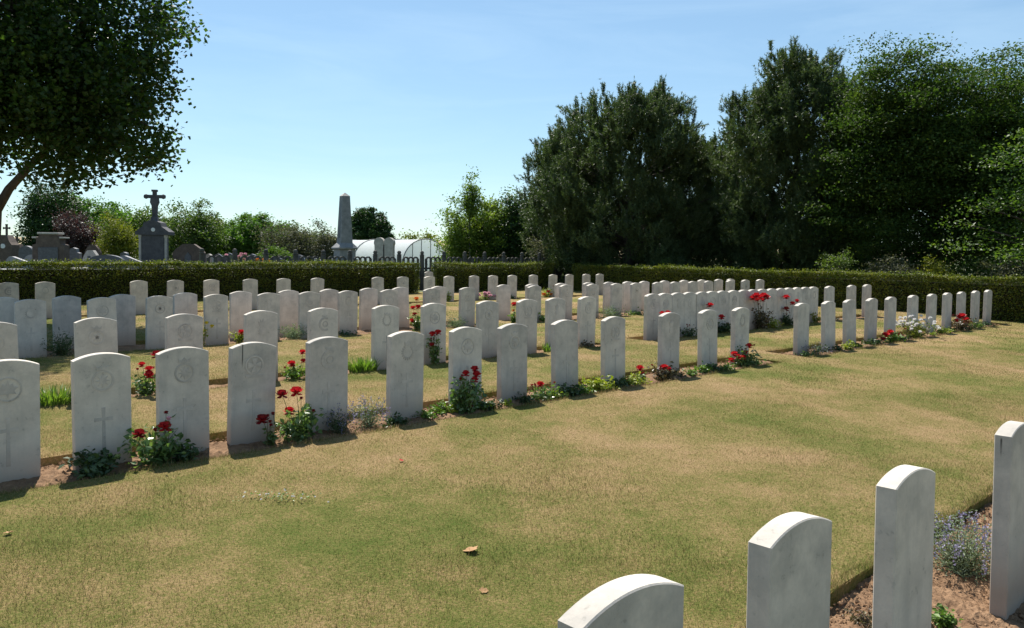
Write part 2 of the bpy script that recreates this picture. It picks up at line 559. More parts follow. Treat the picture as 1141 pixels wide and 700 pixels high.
# lawn: quads between the bed edges, with cut turf edges down into the beds
ue = sorted(set([-24., 28.] + [x for b in BEDS for s in b[2] for x in s] + list(np.arange(-24, 28.01, 2.0))))
ve = sorted(set([-14., 24.6] + [x for b in BEDS for x in b[:2]] + list(np.arange(-14, 24.6, .8))))
ue, ve = np.array(ue), np.array(ve)
mb = MB()
for i in range(len(ue) - 1):
    for j in range(len(ve) - 1):
        um, vm = (ue[i] + ue[i + 1]) / 2, (ve[j] + ve[j + 1]) / 2
        if in_bed(um, vm):
            continue
        q = [(ue[i], ve[j]), (ue[i + 1], ve[j]), (ue[i + 1], ve[j + 1]), (ue[i], ve[j + 1])]
        top = uvz([a for a, b in q], [b for a, b in q], [hgt(b) for a, b in q])
        mb.add(top, np.array([[0, 1, 2, 3]]))
        for k, (du, dv) in enumerate(((0, -1), (1, 0), (0, 1), (-1, 0))):
            # skirts only where the neighbour is a bed
            un = um if du == 0 else (ue[i] - .01 if du < 0 else ue[i + 1] + .01)
            vn = vm if dv == 0 else (ve[j] - .01 if dv < 0 else ve[j + 1] + .01)
            if in_bed(un, vn):
                a, b = top[k], top[(k + 1) % 4]
                lo = np.array([0, 0, .14])
                mb.add(np.array([a, b, b - lo, a - lo]), np.array([[0, 3, 2, 1]]))
mb.build('lawn', M['lawn'])['kind'] = 'structure'

# soil of the beds: lumpy sheets
def fbm(u, v, seed, octv=4, sc=1.0):
    r = np.random.default_rng(seed)
    o = np.zeros(np.shape(u))
    a = 1.0
    for k in range(octv):
        for q in range(4):
            th = r.uniform(0, 6.28)
            fr = sc * 2 ** k * r.uniform(.7, 1.3)
            o = o + a * .5 * np.sin(fr * (u * math.cos(th) + v * math.sin(th)) + r.uniform(0, 6.28))
        a *= .55
    return o


for bi, (v0, v1, segs) in enumerate(BEDS):
    for (a, b) in segs:
        step = (.018 if bi == 0 else .03) if bi < 2 else .08
        if bi == 0: a, b = 0.5, 7.0
        uu = np.arange(a, b + step, step)
        vv = np.linspace(v0 - .02, v1 + .02, int((v1 - v0) / step) + 2)
        UU, VV = np.meshgrid(uu, vv, indexing='ij')
        e = np.minimum(VV - v0, v1 - VV)
        Z = hgt(VV) - .075 + .035 * np.clip(e / .22, 0, 1) + .010 * fbm(UU, VV, 3 + bi, 5, 9) + .009 * np.abs(fbm(UU, VV, 40 + bi, 3, 60)) + rng.normal(0, .003, UU.shape)
        nu, nv = UU.shape
        ii = np.arange(nu * nv).reshape(nu, nv)
        F = np.stack([ii[:-1, :-1], ii[1:, :-1], ii[1:, 1:], ii[:-1, 1:]], -1).reshape(-1, 4)
        mesh_np('flower_bed', uvz(UU, VV, Z).reshape(-1, 3), F, M['soil'])['kind'] = 'structure'


# loose clods on the nearer beds
def clods():
    cu, cv, cr = [], [], []
    for (v0, v1, segs), n, rr in ((BEDS[0], 12000, .0075), (BEDS[1], 8000, .009)):
        cu.append(rng.uniform(0, 8 if v0 < 2 else 12, n)); cv.append(rng.uniform(v0 + .03, v1 - .03, n)); cr.append(rr * rng.lognormal(0, .5, n))
    cu, cv, cr = map(np.concatenate, (cu, cv, cr))
    cr = np.minimum(cr, .028)
    base = np.array([[0, 0, .8], [.9, 0, 0], [0, .9, 0], [-.9, 0, 0], [0, -.9, 0], [0, 0, -.8]])
    fc = np.array([[0, 1, 2], [0, 2, 3], [0, 3, 4], [0, 4, 1], [5, 2, 1], [5, 3, 2], [5, 4, 3], [5, 1, 4]])
    n = len(cu)
    V = base[None] * rng.uniform(.5, 1.3, (n, 6, 3)) * cr[:, None, None]
    ang = rng.uniform(0, 6.28, n)
    x = V[..., 0] * np.cos(ang)[:, None] - V[..., 1] * np.sin(ang)[:, None]
    y = V[..., 0] * np.sin(ang)[:, None] + V[..., 1] * np.cos(ang)[:, None]
    P = uvz(cu, cv, hgt(cv) - .045)[:, None, :] + np.stack([x, y, V[..., 2]], -1)
    Fc = (fc[None] + 6 * np.arange(n)[:, None, None]).reshape(-1, 3)
    o = mesh_np('soil_clods', P.reshape(-1, 3), Fc, M['clod'])
    tag(o, 'crumbly dry brown soil lying in the flower beds', 'soil', kind='stuff')


clods()


# grass blades over the lawn
def grass():
    P, Hh, Ww = [], [], []
    for (y0, y1, dens, h, w) in ((1.6, 4.2, 15000, .014, .0026), (4.2, 6.5, 9500, .012, .0034), (6.5, 9.5, 7000, .010, .0040), (9.5, 14, 3000, .011, .0062), (14, 24, 800, .014, .011)):
        area = (y1 - y0) * (y0 + y1) / 2 * 1.42
        n = int(area * dens)
        Y = np.sqrt(rng.uniform(y0 ** 2, y1 ** 2, n))
        X = rng.uniform(-.71, .71, n) * Y
        u, v = X * S + Y * C, -X * C + Y * S
        ok = (~in_bed(u, v, -.012)) & (v < 23.4)
        u, v = u[ok], v[ok]
        edge = in_bed(u, v, .06)
        hh = h * rng.lognormal(0, .35, len(u)) * np.where(edge, 2.0, 1.0) * (1 + .25 * fbm(u, v, 8, 3, 2.5))
        P.append(uvz(u, v, hgt(v) - .004)); Hh.append(np.clip(hh, .012, .09)); Ww.append(np.full(len(u), w) * rng.uniform(.7, 1.3, len(u)))
    # ragged longer tufts hanging over the cut turf edges
    for (v0, v1, segs) in BEDS[:4]:
        for (a, b) in segs:
            for (ve_, sg) in ((v0, -1), (v1, 1)):
                n = int((b - a) * (700 if v0 < 7 else 350))
                u = rng.uniform(a, b, n)
                keep = fbm(u, u * 0, 31, 4, 5) > rng.uniform(-1.2, .9, n)
                u = u[keep]
                v = ve_ + sg * np.abs(rng.normal(0, .018, len(u))) - sg * .006
                P.append(uvz(u, v, hgt(v) - .01)); Hh.append(np.clip(.034 * rng.lognormal(0, .4, len(u)), .012, .08)); Ww.append(np.full(len(u), .0038))
    P, Hh, Ww = np.concatenate(P), np.concatenate(Hh), np.concatenate(Ww)
    n = len(P)
    a = rng.uniform(0, 6.28, n)
    l = rng.uniform(.1, .95, n) * Hh
    b = rng.uniform(0, 6.28, n)
    side = np.stack([np.cos(a), np.sin(a), np.zeros(n)], -1) * Ww[:, None] * .5
    tip = P + np.stack([np.cos(b) * l, np.sin(b) * l, Hh], -1)
    V = np.stack([P - side, P + side, tip], 1).reshape(-1, 3)
    F = np.arange(3 * n).reshape(n, 3)
    o = mesh_np('grass', V, F, M['blades'])
    tag(o, 'short summer grass, green mixed with parched straw coloured patches', 'grass', kind='stuff')
    print('blades', n)


grass()

# low far hills and fields
mb = MB()
hx = np.linspace(-1500, 1500, 121)
for (y, base, amp, seed) in ((420, 5.0, 3.5, 2),):
    top = base + amp * (.6 * np.sin(hx / 170 + 1) + .4 * np.sin(hx / 67 + seed))
    top = np.maximum(top + np.where(hx < -100, 4, 0), .5)
    rows = []
    for k, (dy, f) in enumerate(((-160, 0), (-80, .35), (0, 1), (120, 1.2), (300, 0))):
        rows.append(np.stack([hx, np.full_like(hx, y + dy) - .05 * abs(hx), top * f - .3], -1))
    V = np.stack(rows, 0)
    k, n = V.shape[:2]
    ii = np.arange(k * n).reshape(k, n)
    mb.add(V.reshape(-1, 3), np.stack([ii[:-1, :-1], ii[:-1, 1:], ii[1:, 1:], ii[1:, :-1]], -1).reshape(-1, 4))
mb.build('hills', M['field'], smooth=True)['kind'] = 'structure'


# ------------------------------------------------------------------ leaves, trees, hedges
def unit(a):
    return a / (np.linalg.norm(a, axis=-1, keepdims=True) + 1e-9)


def leaf_arrays(cen, size, r, aspect=.55, up=.3, direction=None, fold=.0):
    """diamond leaves: long axis random (or given), normals leaning up"""
    n = len(cen)
    if direction is None:
        ax = unit(r.normal(size=(n, 3)) * np.array([1, 1, .6]))
    else:
        ax = unit(direction)
    nr = unit(r.normal(size=(n, 3)) + np.array([0, 0, up * 2]))
    sd = unit(np.cross(ax, nr))
    s = (np.asarray(size) * np.ones(n))[:, None]
    nn = np.cross(sd, ax)
    V = np.stack([cen - ax * s * .5, cen + sd * s * aspect * .5 + nn * s * .08 - ax * s * .06, cen + ax * s * .5 - nn * s * .05, cen - sd * s * aspect * .5 + nn * s * .08 - ax * s * .06], 1).reshape(-1, 3)
    F = np.arange(4 * n).reshape(n, 4)
    return V, F


def ellipsoid_clumps(c, rad, n, r, shell=.5, rough=.18, cut_low=None):
    """clump centres in an uneven ellipsoid"""
    d = unit(r.normal(size=(n, 3)))
    bump = 1 + rough * (np.sin(3.1 * d[:, 0] + 5 * d[:, 2] + c[0]) + np.sin(4.3 * d[:, 1] - 3.7 * d[:, 2] + c[1]) + .6 * np.sin(9 * d[:, 0] + 7 * d[:, 1]))
    k = r.uniform(0, 1, n) ** shell
    return np.asarray(c) + d * np.asarray(rad) * (k * bump)[:, None]


def limb(mb, a, b, r0, r1, r, sag=.0, n=5, sides=6):
    t = np.linspace(0, 1, n)[:, None]
    a, b = np.asarray(a, float), np.asarray(b, float)
    mid = (a + b) / 2 + r.normal(0, .08, 3) * np.linalg.norm(b - a) + np.array([0, 0, sag])
    pts = (1 - t) ** 2 * a + 2 * t * (1 - t) * mid + t ** 2 * b
    mb.tube(pts, np.linspace(r0, r1, n), sides)


def tree(name, label, cat, base, crown_c, rad, trunk_r, mat, bark, nclump, per, clump_r, leaf, seed, group=None, limbs=14, fork=.35, extra=(), aspect=.6, shell=.5, up=.3, rough=.18, lean=(0, 0), flat=.7):
    """base: foot of the trunk; crown_c: crown centre relative to the base; extra: further (centre, radii, weight) lobes"""
    r = np.random.default_rng(seed)
    if leaf >= .12 and per < 100: per = int(per * 1.7)
    root = empty(name, base)
    tag(root, label, cat, group)
    cl = [ellipsoid_clumps(crown_c, rad, nclump, r, shell, rough)]
    for (cc, rr, w) in extra:
        cl.append(ellipsoid_clumps(cc, rr, int(nclump * w), r, shell, rough))
    cl = np.concatenate(cl)
    cl = cl[cl[:, 2] > .25]
    cen = np.repeat(cl, per, 0) + r.normal(size=(len(cl) * per, 3)) * clump_r * np.array([1, 1, flat]) * np.repeat(r.uniform(.6, 1.3, len(cl)), per)[:, None]
    ok = cen[:, 2] > .1
    cen = cen[ok]
    V, F = leaf_arrays(cen, leaf * r.uniform(.6, 1.35, len(cen)), r, aspect, up)
    mesh_np('crown', V, F, mat, root)
    mb = MB()
    top = np.asarray(crown_c, float) + np.array([0, 0, rad[2] * .55])
    zf = crown_c[2] - rad[2] * .5 if crown_c[2] - rad[2] * .5 > .5 else .5
    t = np.linspace(0, 1, 9)[:, None]
    foot = np.array([0, 0, -.15])
    path = foot + (top - foot) * t + np.stack([np.sin(t[:, 0] * 5 + seed) * .06 * top[2] * t[:, 0] * (1 - t[:, 0]), np.cos(t[:, 0] * 4 + seed) * .06 * top[2] * t[:, 0] * (1 - t[:, 0]), t[:, 0] * 0], -1)
    rr = trunk_r * np.array([1.35, 1.0, .92, .85, .72, .58, .42, .28, .12])
    mb.tube(path, rr, 10)
    sel = r.choice(len(cl), min(limbs, len(cl)), replace=False)
    for i in sel:
        e = cl[i]
        k = np.clip((e[2] - .2 * np.linalg.norm((e - path[-1])[:2])) / max(top[2], .1), .22, .85) * .85
        kk = k * 8
        a = path[int(kk)] * (1 - kk % 1) + path[min(8, int(kk) + 1)] * (kk % 1)
        r0 = trunk_r * (.42 if limbs < 30 else .3) * (1.1 - k)
        limb(mb, a, e, max(r0, .012), max(r0 * .15, .004), r, sag=.05 * np.linalg.norm(e - a))
    mb.build('trunk', bark, root, smooth=True)
    return root


def pine(name, label, base, height, rad, seed, group, trunk_r=.2, nsh=2600, low=.8, prof=None):
    r = np.random.default_rng(seed)
    root = empty(name, base)
    tag(root, label, 'pine tree', group)
    prof = prof or (lambda k: np.sqrt(np.clip(1 - ((k - .35) / .68) ** 2, 0, 1)))
    nb = nsh // 9
    z = r.uniform(0, 1, nb * 4)
    w = prof(z)
    keep = r.uniform(0, 1, len(z)) < w + .05
    z, w = z[keep][:nb], w[keep][:nb]
    nb = len(z)
    a = r.uniform(0, 2 * math.pi, nb)
    k = r.uniform(0, 1, nb) ** .33
    bump = 1 + .15 * np.sin(3 * a + 7 * z + seed) + .12 * np.sin(7 * a - 13 * z) + r.normal(0, .07, nb)
    bough = np.stack([np.cos(a) * rad * w * k * bump, np.sin(a) * rad * w * k * bump, low + (height - low) * z * (1 + .03 * np.sin(5 * a))], -1)
    per = 9
    off = r.normal(size=(nb, per, 3)) * np.array([.24, .24, .22]) * (rad / 3.4) ** .5
    # the middle of every bough stands up as a leader
    off[:, 0] = np.stack([r.normal(0, .05, nb), r.normal(0, .05, nb), r.uniform(.30, .75, nb)], -1)
    off[:, 1] = off[:, 0] * np.array([1, 1, .55])
    tip = (bough[:, None, :] + off).reshape(-1, 3)
    n = len(tip)
    a = np.repeat(a, per)
    lead = np.tile(np.arange(per) < 2, nb)
    out = np.stack([np.cos(a), np.sin(a), np.zeros(n)], -1) * np.where(lead, .1, 1)[:, None]
    # each branch tip carries several upright shoots
    ns = 6
    sb = np.repeat(tip, ns, 0) + r.normal(size=(n * ns, 3)) * np.array([.13, .13, .12]) * np.repeat(np.where(lead, .35, 1), ns)[:, None]
    sdir = unit(np.repeat(out, ns, 0) * .55 + r.normal(size=(n * ns, 3)) * np.repeat(np.where(lead, .10, .38), ns)[:, None] + np.array([0, 0, .95]))
    slen = r.uniform(.22, .55, n * ns)
    nn = 30
    m_ = n * ns
    t = r.uniform(0, 1, (m_, nn))
    bp = sb[:, None, :] + sdir[:, None, :] * (t * slen[:, None])[..., None]
    nd = unit(r.normal(size=(m_, nn, 3)) + sdir[:, None, :] * .9)
    ln = r.uniform(.09, .16, (m_, nn, 1))
    sd = unit(np.cross(nd, r.normal(size=(m_, nn, 3)))) * .015
    V = np.stack([bp - sd, bp + sd, bp + nd * ln], 2).reshape(-1, 3)
    F = np.arange(len(V)).reshape(-1, 3)
    mesh_np('crown', V, F, M['pine'], root)
    mb = MB()
    pts = np.array([[.1 * math.sin(q * 3 + seed) * q, .1 * math.cos(q * 2) * q, -.15 + q * height * .93] for q in np.linspace(0, 1, 9)])
    mb.tube(pts, trunk_r * np.array([1.3, 1, .9, .8, .66, .5, .36, .2, .06]), 10)
    for i in r.choice(n, 150, replace=False):
        q = np.clip((tip[i, 2] - .4 * np.hypot(*tip[i, :2])) / (height * .93), .05, .95) * 8
        p0 = pts[int(q)] * (1 - q % 1) + pts[min(8, int(q) + 1)] * (q % 1)
        limb(mb, p0, tip[i], .035, .008, r, sag=-.1, sides=5)
    mb.build('trunk', M['bark'], root, smooth=True)
    return root


def hedge(label, p0, p1, height, thick, z0, seed):
    """clipped hedge from p0 to p1 (front foot line), body to the far side"""
    r = np.random.default_rng(seed)
    p0, p1 = Vector((p0[0], p0[1], 0)), Vector((p1[0], p1[1], 0))
    L = (p1 - p0).length
    ang = math.atan2(p1.y - p0.y, p1.x - p0.x)
    root = empty('hedge', (p0.x, p0.y, z0), ang)
    tag(root, label, 'hedge', 'clipped hedges round the graves')
    mb = MB()
    mb.box(L / 2, thick / 2, height / 2 - .08, L - .32, thick - .32, height - .22)
    mb.build('branches', M['hedge_core'], root)
    cens, dirs = [], []
    dens = 2000

    def wav(a, b):
        return .025 * np.sin(a * 2.1 + seed) + .02 * np.sin(a * 5.3 + b * 3) + .012 * np.sin(a * 11 + b * 7)
    for (w, h, kind) in ((L, height, 'f'), (L, height, 'k'), (L, thick, 't'), (thick, height, 'a'), (thick, height, 'b')):
        n = int(w * h * dens * (.5 if kind == 'k' else 1.3 if kind == 't' else 1))
        a, b = r.uniform(0, w, n), r.uniform(0, h, n)
        d = np.abs(r.normal(0, .035, n))
        o = wav(a, b)
        # rounded, thinner foot; loose tips along the top edge
        if kind == 'f': c = np.stack([a, d + o, b], -1)
        if kind == 'k': c = np.stack([a, thick - d - o, b], -1)
        if kind == 't': c = np.stack([a, b, height - d + o * .7 + (r.uniform(0, 1, n) < .07) * r.uniform(0, .10, n) + .022 * np.sin(a * .9 + seed) + .014 * np.sin(a * 2.7)], -1)
        if kind == 'a': c = np.stack([d + wav(b, a) * 1.4, a, b], -1)
        if kind == 'b': c = np.stack([L - d - wav(b, a) * 1.4, a, b], -1)
        cens.append(c)
    cen = np.concatenate(cens)
    V, F = leaf_arrays(cen, .05 * r.uniform(.6, 1.4, len(cen)), r, .6, .35)
    mesh_np('foliage', V, F, M['hedge'], root)
    return root


V_H = 24.0
uL = at(-60, 300, V_H)[0]
u0 = at(468, 300, V_H)[0]
u1, u2 = at(494, 300, V_H)[0], at(617, 300, V_H)[0]
hedge('long clipped hedge on the left, in front of the old tombs', W(uL - 4, V_H), W(u0, V_H), 1.13, .8, .04, 1)
hedge('short middle hedge between the two gaps, picket fence behind it', W(u1, V_H), W(u2, V_H), 1.10, .8, .04, 2)
a, b = far(638, 300, 33.0), far(1141, 330, 19.2)
d_ = (b - a).normalized()
hedge('long clipped hedge on the right under the tall dark trees', a, b + d_ * 5, 1.10, .8, .02, 3)

# ------------------------------------------------------------------ headstones
HW, HT, HH, RISE = .381, .076, .813, .042


def outline(inset=0.0, z0=-.12):
    w = HW / 2 - inset
    top = HH - inset
    pts = [(-w, z0), (w, z0)]
    rad = ((HW / 2) ** 2 + RISE ** 2) / (2 * RISE)
    for x in np.linspace(w, -w, 15):
        pts.append((x, top - rad + math.sqrt(max(rad * rad - x * x, 0))))
    return pts


def headstone_mesh():
    b = .004
    rings = [(outline(b), -HT / 2), (outline(0), -HT / 2 + b), (outline(0), HT / 2 - b), (outline(b), HT / 2)]
    n = len(rings[0][0])
    V = np.array([[p[0], y, p[1]] for (o, y) in rings for p in o])
    i = np.arange(n); j = (i + 1) % n
    Q = np.vstack([np.stack([i + k * n, j + k * n, j + (k + 1) * n, i + (k + 1) * n], 1) for k in range(3)])
    return V, [Q, i[None, :], (i[::-1] + 3 * n)[None, :]]


def ring(mb, cx, cz, r0, r1, a0=0, a1=360, n=28, y0=0, y1=0):
    t = np.radians(np.linspace(a0, a1, n))
    o = [(cx + r1 * math.cos(a), cz + r1 * math.sin(a)) for a in t]
    q = [(cx + r0 * math.cos(a), cz + r0 * math.sin(a)) for a in t]
    for k in range(n - 1):
        mb.prism([q[k], q[k + 1], o[k + 1], o[k]], y0, y1)


YF = -HT / 2


def badge_mesh(kind):
    """carved regimental emblem on the face of the stone, centre z .62"""
    mb = MB()
    y0, y1 = YF - .0035, YF + .002
    cz = .615
    P = lambda pts: mb.prism([(x, z + cz) for (x, z) in pts], y0, y1)
    if kind == 'garter':            # ring with a crown above and a star inside
        ring(mb, 0, cz, .062, .076, y0=y0, y1=y1)
        for k in range(8):
            a = R(45 * k); c_, s_ = math.cos(a), math.sin(a)
            P([(.014 * s_, -.014 * c_), (.05 * c_, .05 * s_), (-.014 * s_, .014 * c_), (-.008 * c_, -.008 * s_)])
        P([(-.04, .078), (.04, .078), (.048, .112), (.022, .096), (0, .122), (-.022, .096), (-.048, .112)])
    elif kind == 'horn':            # open wreath of leaves under a crown
        for k in range(15):
            a = R(128 + 284 * k / 14)
            px, pz = .062 * math.cos(a), .062 * math.sin(a)
            P([(px - .015 * math.cos(a), pz - .015 * math.sin(a)), (px + .008 * math.sin(a), pz - .008 * math.cos(a)), (px + .017 * math.cos(a), pz + .017 * math.sin(a)), (px - .008 * math.sin(a), pz + .008 * math.cos(a))])
        ring(mb, 0, cz, .050, .058, 140, 400, y0=y0 + .001, y1=y1)
        P([(-.034, .062), (.034, .062), (.042, .100), (.018, .084), (0, .112), (-.018, .084), (-.042, .100)])
    elif kind == 'leaf':            # maple leaf in a ring
        ring(mb, 0, cz, .074, .084, y0=y0, y1=y1)
        P([(0, -.06), (.008, -.03), (.05, -.034), (.038, -.01), (.062, .012), (.034, .018), (.03, .04), (.012, .026), (0, .064), (-.012, .026), (-.03, .04), (-.034, .018), (-.062, .012), (-.038, -.01), (-.05, -.034), (-.008, -.03)])
    elif kind == 'crescent':        # open ring
        ring(mb, .008, cz, .060, .086, 60, 300, y0=y0, y1=y1)
        ring(mb, .01, cz, .026, .036, y0=y0, y1=y1)
        P([(-.03, .088), (.03, .088), (.036, .112), (0, .102), (-.036, .112)])
    elif kind == 'fusilier':        # grenade with flames
        ring(mb, 0, cz - .035, .0, .042, n=20, y0=y0, y1=y1)
        P([(-.022, .004), (.022, .004), (.05, .085), (.026, .06), (.012, .108), (-.004, .066), (-.022, .1), (-.028, .058), (-.052, .08)])
    else:                           # flared cross inside a ring, scroll below
        ring(mb, 0, cz + .012, .066, .080, y0=y0, y1=y1)
        for k in range(4):
            a = R(90 * k); c_, s_ = math.cos(a), math.sin(a)
            P([(x * c_ - z * s_, x * s_ + z * c_ + .012) for (x, z) in ((-.008, .004), (.008, .004), (.026, .056), (-.026, .056))])
        P([(-.07, -.092), (.07, -.092), (.078, -.068), (-.078, -.068)])
    return mb


def cross_mesh():
    mb = MB()
    y0, y1 = YF - .0025, YF + .002
    o = [(-.013, .09), (.013, .09), (.010, .325), (.062, .320), (.062, .350), (.010, .347), (.013, .42), (-.013, .42), (-.010, .347), (-.062, .350), (-.062, .320), (-.010, .325)]
    mb.prism(o, y0, y1)
    return mb


hv, hf = headstone_mesh()
PROTO = {}


def headstone(u, v, label, group, badge=None, cross=False, mat='stone', lean=(0, 0), z=None, rot=0):
    key = ('h', mat)
    if key not in PROTO:
        o = mesh_np('headstone', hv, hf, M[mat])
        for p in o.data.polygons:
            p.use_smooth = False
        PROTO[key] = o
    else:
        o = PROTO[key].copy()
        COL.objects.link(o)
    o.location = W(u, v, (float(hgt(v)) - .02) if z is None else z)
    o.rotation_euler = Euler((R(lean[1]), R(lean[0]), ROW_ANG + rot), 'XYZ')
    tag(o, label, 'headstone', group)
    for kind, nm, mk in ((badge, 'badge', 'badge'), ('cross' if cross else None, 'cross', 'cross')):
        if not kind: continue
        if kind in PROTO:
            c = PROTO[kind].copy()
            COL.objects.link(c)
        else:
            c = (cross_mesh() if kind == 'cross' else badge_mesh(kind)).build(nm, M[mk])
            PROTO[kind] = c
        c.parent = o
    return o


ORD = ['first', 'second', 'third', 'fourth', 'fifth', 'sixth', 'seventh', 'eighth', 'ninth', 'tenth', 'eleventh', 'twelfth', 'thirteenth', 'fourteenth', 'fifteenth', 'sixteenth', 'seventeenth', 'eighteenth', 'nineteenth', 'twentieth', 'twenty-first', 'twenty-second', 'twenty-third', 'twenty-fourth', 'twenty-fifth', 'twenty-sixth', 'twenty-seventh', 'twenty-eighth', 'twenty-ninth', 'thirtieth', 'thirty-first', 'thirty-second']
KINDS = ['garter', 'leaf', 'horn', 'crescent', 'fusilier', 'triangle']

# --- row A, the front row
A_X = [7, 114, 204, 279.5, 364, 451, 518.5, 571, 630, 683.5, 745, 788.5, 824, 892.5, 923, 946.5, 969.5, 991, 1016, 1036.5, 1054, 1070, 1085.5, 1099]
A_K = ['leaf', 'garter', 'garter', 'triangle', 'crescent', 'horn', 'leaf', 'garter', None, 'triangle', 'fusilier', 'leaf', 'horn'] + [None] * 11
A_L = ['headstone cut by the left edge of the photo, front row',
       'grey stained headstone with dark leafy plant at its foot, front row',
       'headstone with round crest behind the leftmost red rose bush, front row',
       'headstone with a thin black streak down its left side, front row',
       'headstone with open ring badge, lavender shadow at its foot, front row',
       'headstone with horn badge and long cross, right of the grey catmint, front row',
       'headstone with red roses reaching up its lower right, front row',
       'headstone with clear cross, just right of the tall rose bush, front row',
       'headstone with plain streaky face, left of the green mounds, front row',
       'headstone above the lime green mound, front row, tenth from the left',
       'headstone with low red blooms at its left foot, front row, eleventh from left',
       'headstone with a small bright green plant at its right foot, front row',
       'headstone behind the rose clump, last before the grass gap, front row',
       'headstone first after the grass gap, front row',
       'headstone second after the grass gap, dark mound before it, front row',
       'headstone third after the grass gap, lime plant at its foot, front row',
       'headstone fourth after the grass gap, front row',
       'headstone just left of the white flowers, front row',
       'headstone rising behind the left half of the white flowers, front row',
       'headstone rising behind the right half of the white flowers, front row',
       'headstone just right of the white flowers, front row',
       'headstone behind the last red roses, front row, third from its right end',
       'headstone next to last at the right end of the front row',
       'headstone at the far right end of the front row, against the hedge']
rl = random.Random(3)


def lean(a=.7):
    return (rl.gauss(0, a), rl.gauss(0, a))


VA, VB, VC, VD, VE, VF = 6.2, 8.6, 12.6, 13.4, 19.7, 1.15
zdbg = {}
for i, x in enumerate(A_X):
    u, z = at(x, 402 - .0723 * (x - 20) + 45, VA)
    headstone(u, VA, 'white ' + A_L[i], 'headstones of the front row', A_K[i], i < 13, 'stone_streak' if i == 3 else 'stone', lean())

# --- row B
B_X = [-5, 108.5, 204.5, 291, 359.5, 429, 483, 543, 586.5, 618.5, 652.5]
B_D = [726, 742, 755, 768, 781, 794, 806, 816, 827, 837, 848, 858, 868, 877, 886, 895, 905]
B_E = [923.5, 948, 965]
B_L = ['cut by the left edge of the photo, second row', 'between the lime blades and the first roses, second row, second from left',
       'behind the first rose bush, third from left in the second row', 'left of the low rose bush, fourth from left in the second row',
       'right of the low rose bush, fifth from left in the second row', 'beside the bright green blades, sixth from left in the second row',
       'with tall red roses at its right edge, second row', 'with badge, eighth from left in the second row',
       'ninth from left in the second row, small blades at its right foot', 'tenth from left in the second row',
       'last before the gap in the second row, bronze plant at its foot']
ub = lambda x: at(x, 354.4 - .041 * (x - 108) + 35, VB)[0]
for i, x in enumerate(B_X):
    headstone(ub(x), VB, 'white headstone ' + B_L[i], 'headstones of the second row', KINDS[(i * 5 + 1) % 6], True, 'stone', lean())
ud = [ub(x) for x in B_D]
ud = np.linspace(ud[0], ud[-1], len(ud))
for i, u in enumerate(ud):
    nm = ORD[i] + ' from the left' if i < 9 else (ORD[len(ud) - 1 - i] + ' from the right' if i < len(ud) - 1 else 'rightmost')
    if i == 0: nm = 'leftmost'
    headstone(float(u), VB + rl.gauss(0, .006), f'white headstone {nm} in the touching run of the second row', 'headstones standing shoulder to shoulder', KINDS[(i * 5) % 6], True, 'stone', lean(.35))
for i, x in enumerate(B_E):
    headstone(ub(x), VB, f'white headstone {ORD[i]} to the right of the touching run, second row', 'headstones of the second row', None, False, 'stone', lean())

# --- rows C and D, back to back
C_X = [34, 115, 177, 241, 299, 344, 387, 434, 481, 520, 595, 630, 660, 686, 708, 732.5, 751, 771.5, 789, 813, 830, 846]
D_X = [5, 75, 136, 207, 268, 321, 366, 410, 447, 488, 561, 593, 625, 655, 678, 699, 717, 739.5, 761.5, 781, 800, 813.5]
for X, v, nm, t0, sl in ((C_X, VC, 'third row', 334.7, .0255), (D_X, VD, 'fourth row, back to back with the third', 330, .022)):
    n = len(X)
    for i, x in enumerate(X):
        u, z = at(x, t0 - sl * (x - 34) + 25, v)
        w = ('leftmost' if i == 0 else ORD[i] + ' from the left') if i < n / 2 else ('rightmost' if i == n - 1 else ORD[n - 1 - i] + ' from the right')
        sh = 'white headstone' if i > 3 else 'tree-shaded headstone'
        headstone(u, v, f'{sh}, {w} in the {nm}', 'headstones of the ' + nm.split(',')[0], KINDS[(i * 5 + 2) % 6] if v == VC else None, v == VC, 'stone', lean())

# --- row E, the last before the hedge
E_X = [10, 50, 155, 195, 235.5, 279, 316, 353, 421, 449, 478.5, 500, 528, 549, 570.5, 594, 615.5, 634, 653, 668]
for i, x in enumerate(E_X):
    u, z = at(x, 314 - .0097 * (x - 51) + 17, VE)
    n = len(E_X)
    w = ('leftmost' if i == 0 else ORD[i] + ' from the left') if i < n / 2 else ('rightmost' if i == n - 1 else ORD[n - 1 - i] + ' from the right')
    headstone(u, VE, f'white headstone, {w} in the last row before the hedge', 'headstones of the last row', KINDS[(i * 5 + 3) % 6], False, 'stone', lean())
u, z = at(477.5, 325, 24.4)
headstone(u, 24.4, 'white headstone standing in the left gap of the hedge', None, None, False, 'stone')

# --- row F, the near row seen from its blank back
F_P = [(710, 660, 'lowest and nearest headstone, its rounded top cut by the bottom edge'), (897, 582, 'headstone second from the bottom in the near row, blank back'),
       (1024, 525, 'headstone third in the near row, dry soil on both sides of it'), (1143, 473, 'near headstone cut by the right edge, black streak on its side')]
for i, (x, y, l) in enumerate(F_P):
    u, z = at(x, y, VF - HT / 2)
    zz = z - HH
    print('F', i, u, zz)
    headstone(u, VF, 'white ' + l, 'headstones of the near row', None, False, 'stone_side' if i == 3 else 'stone', (.9, -.7), z=zz)


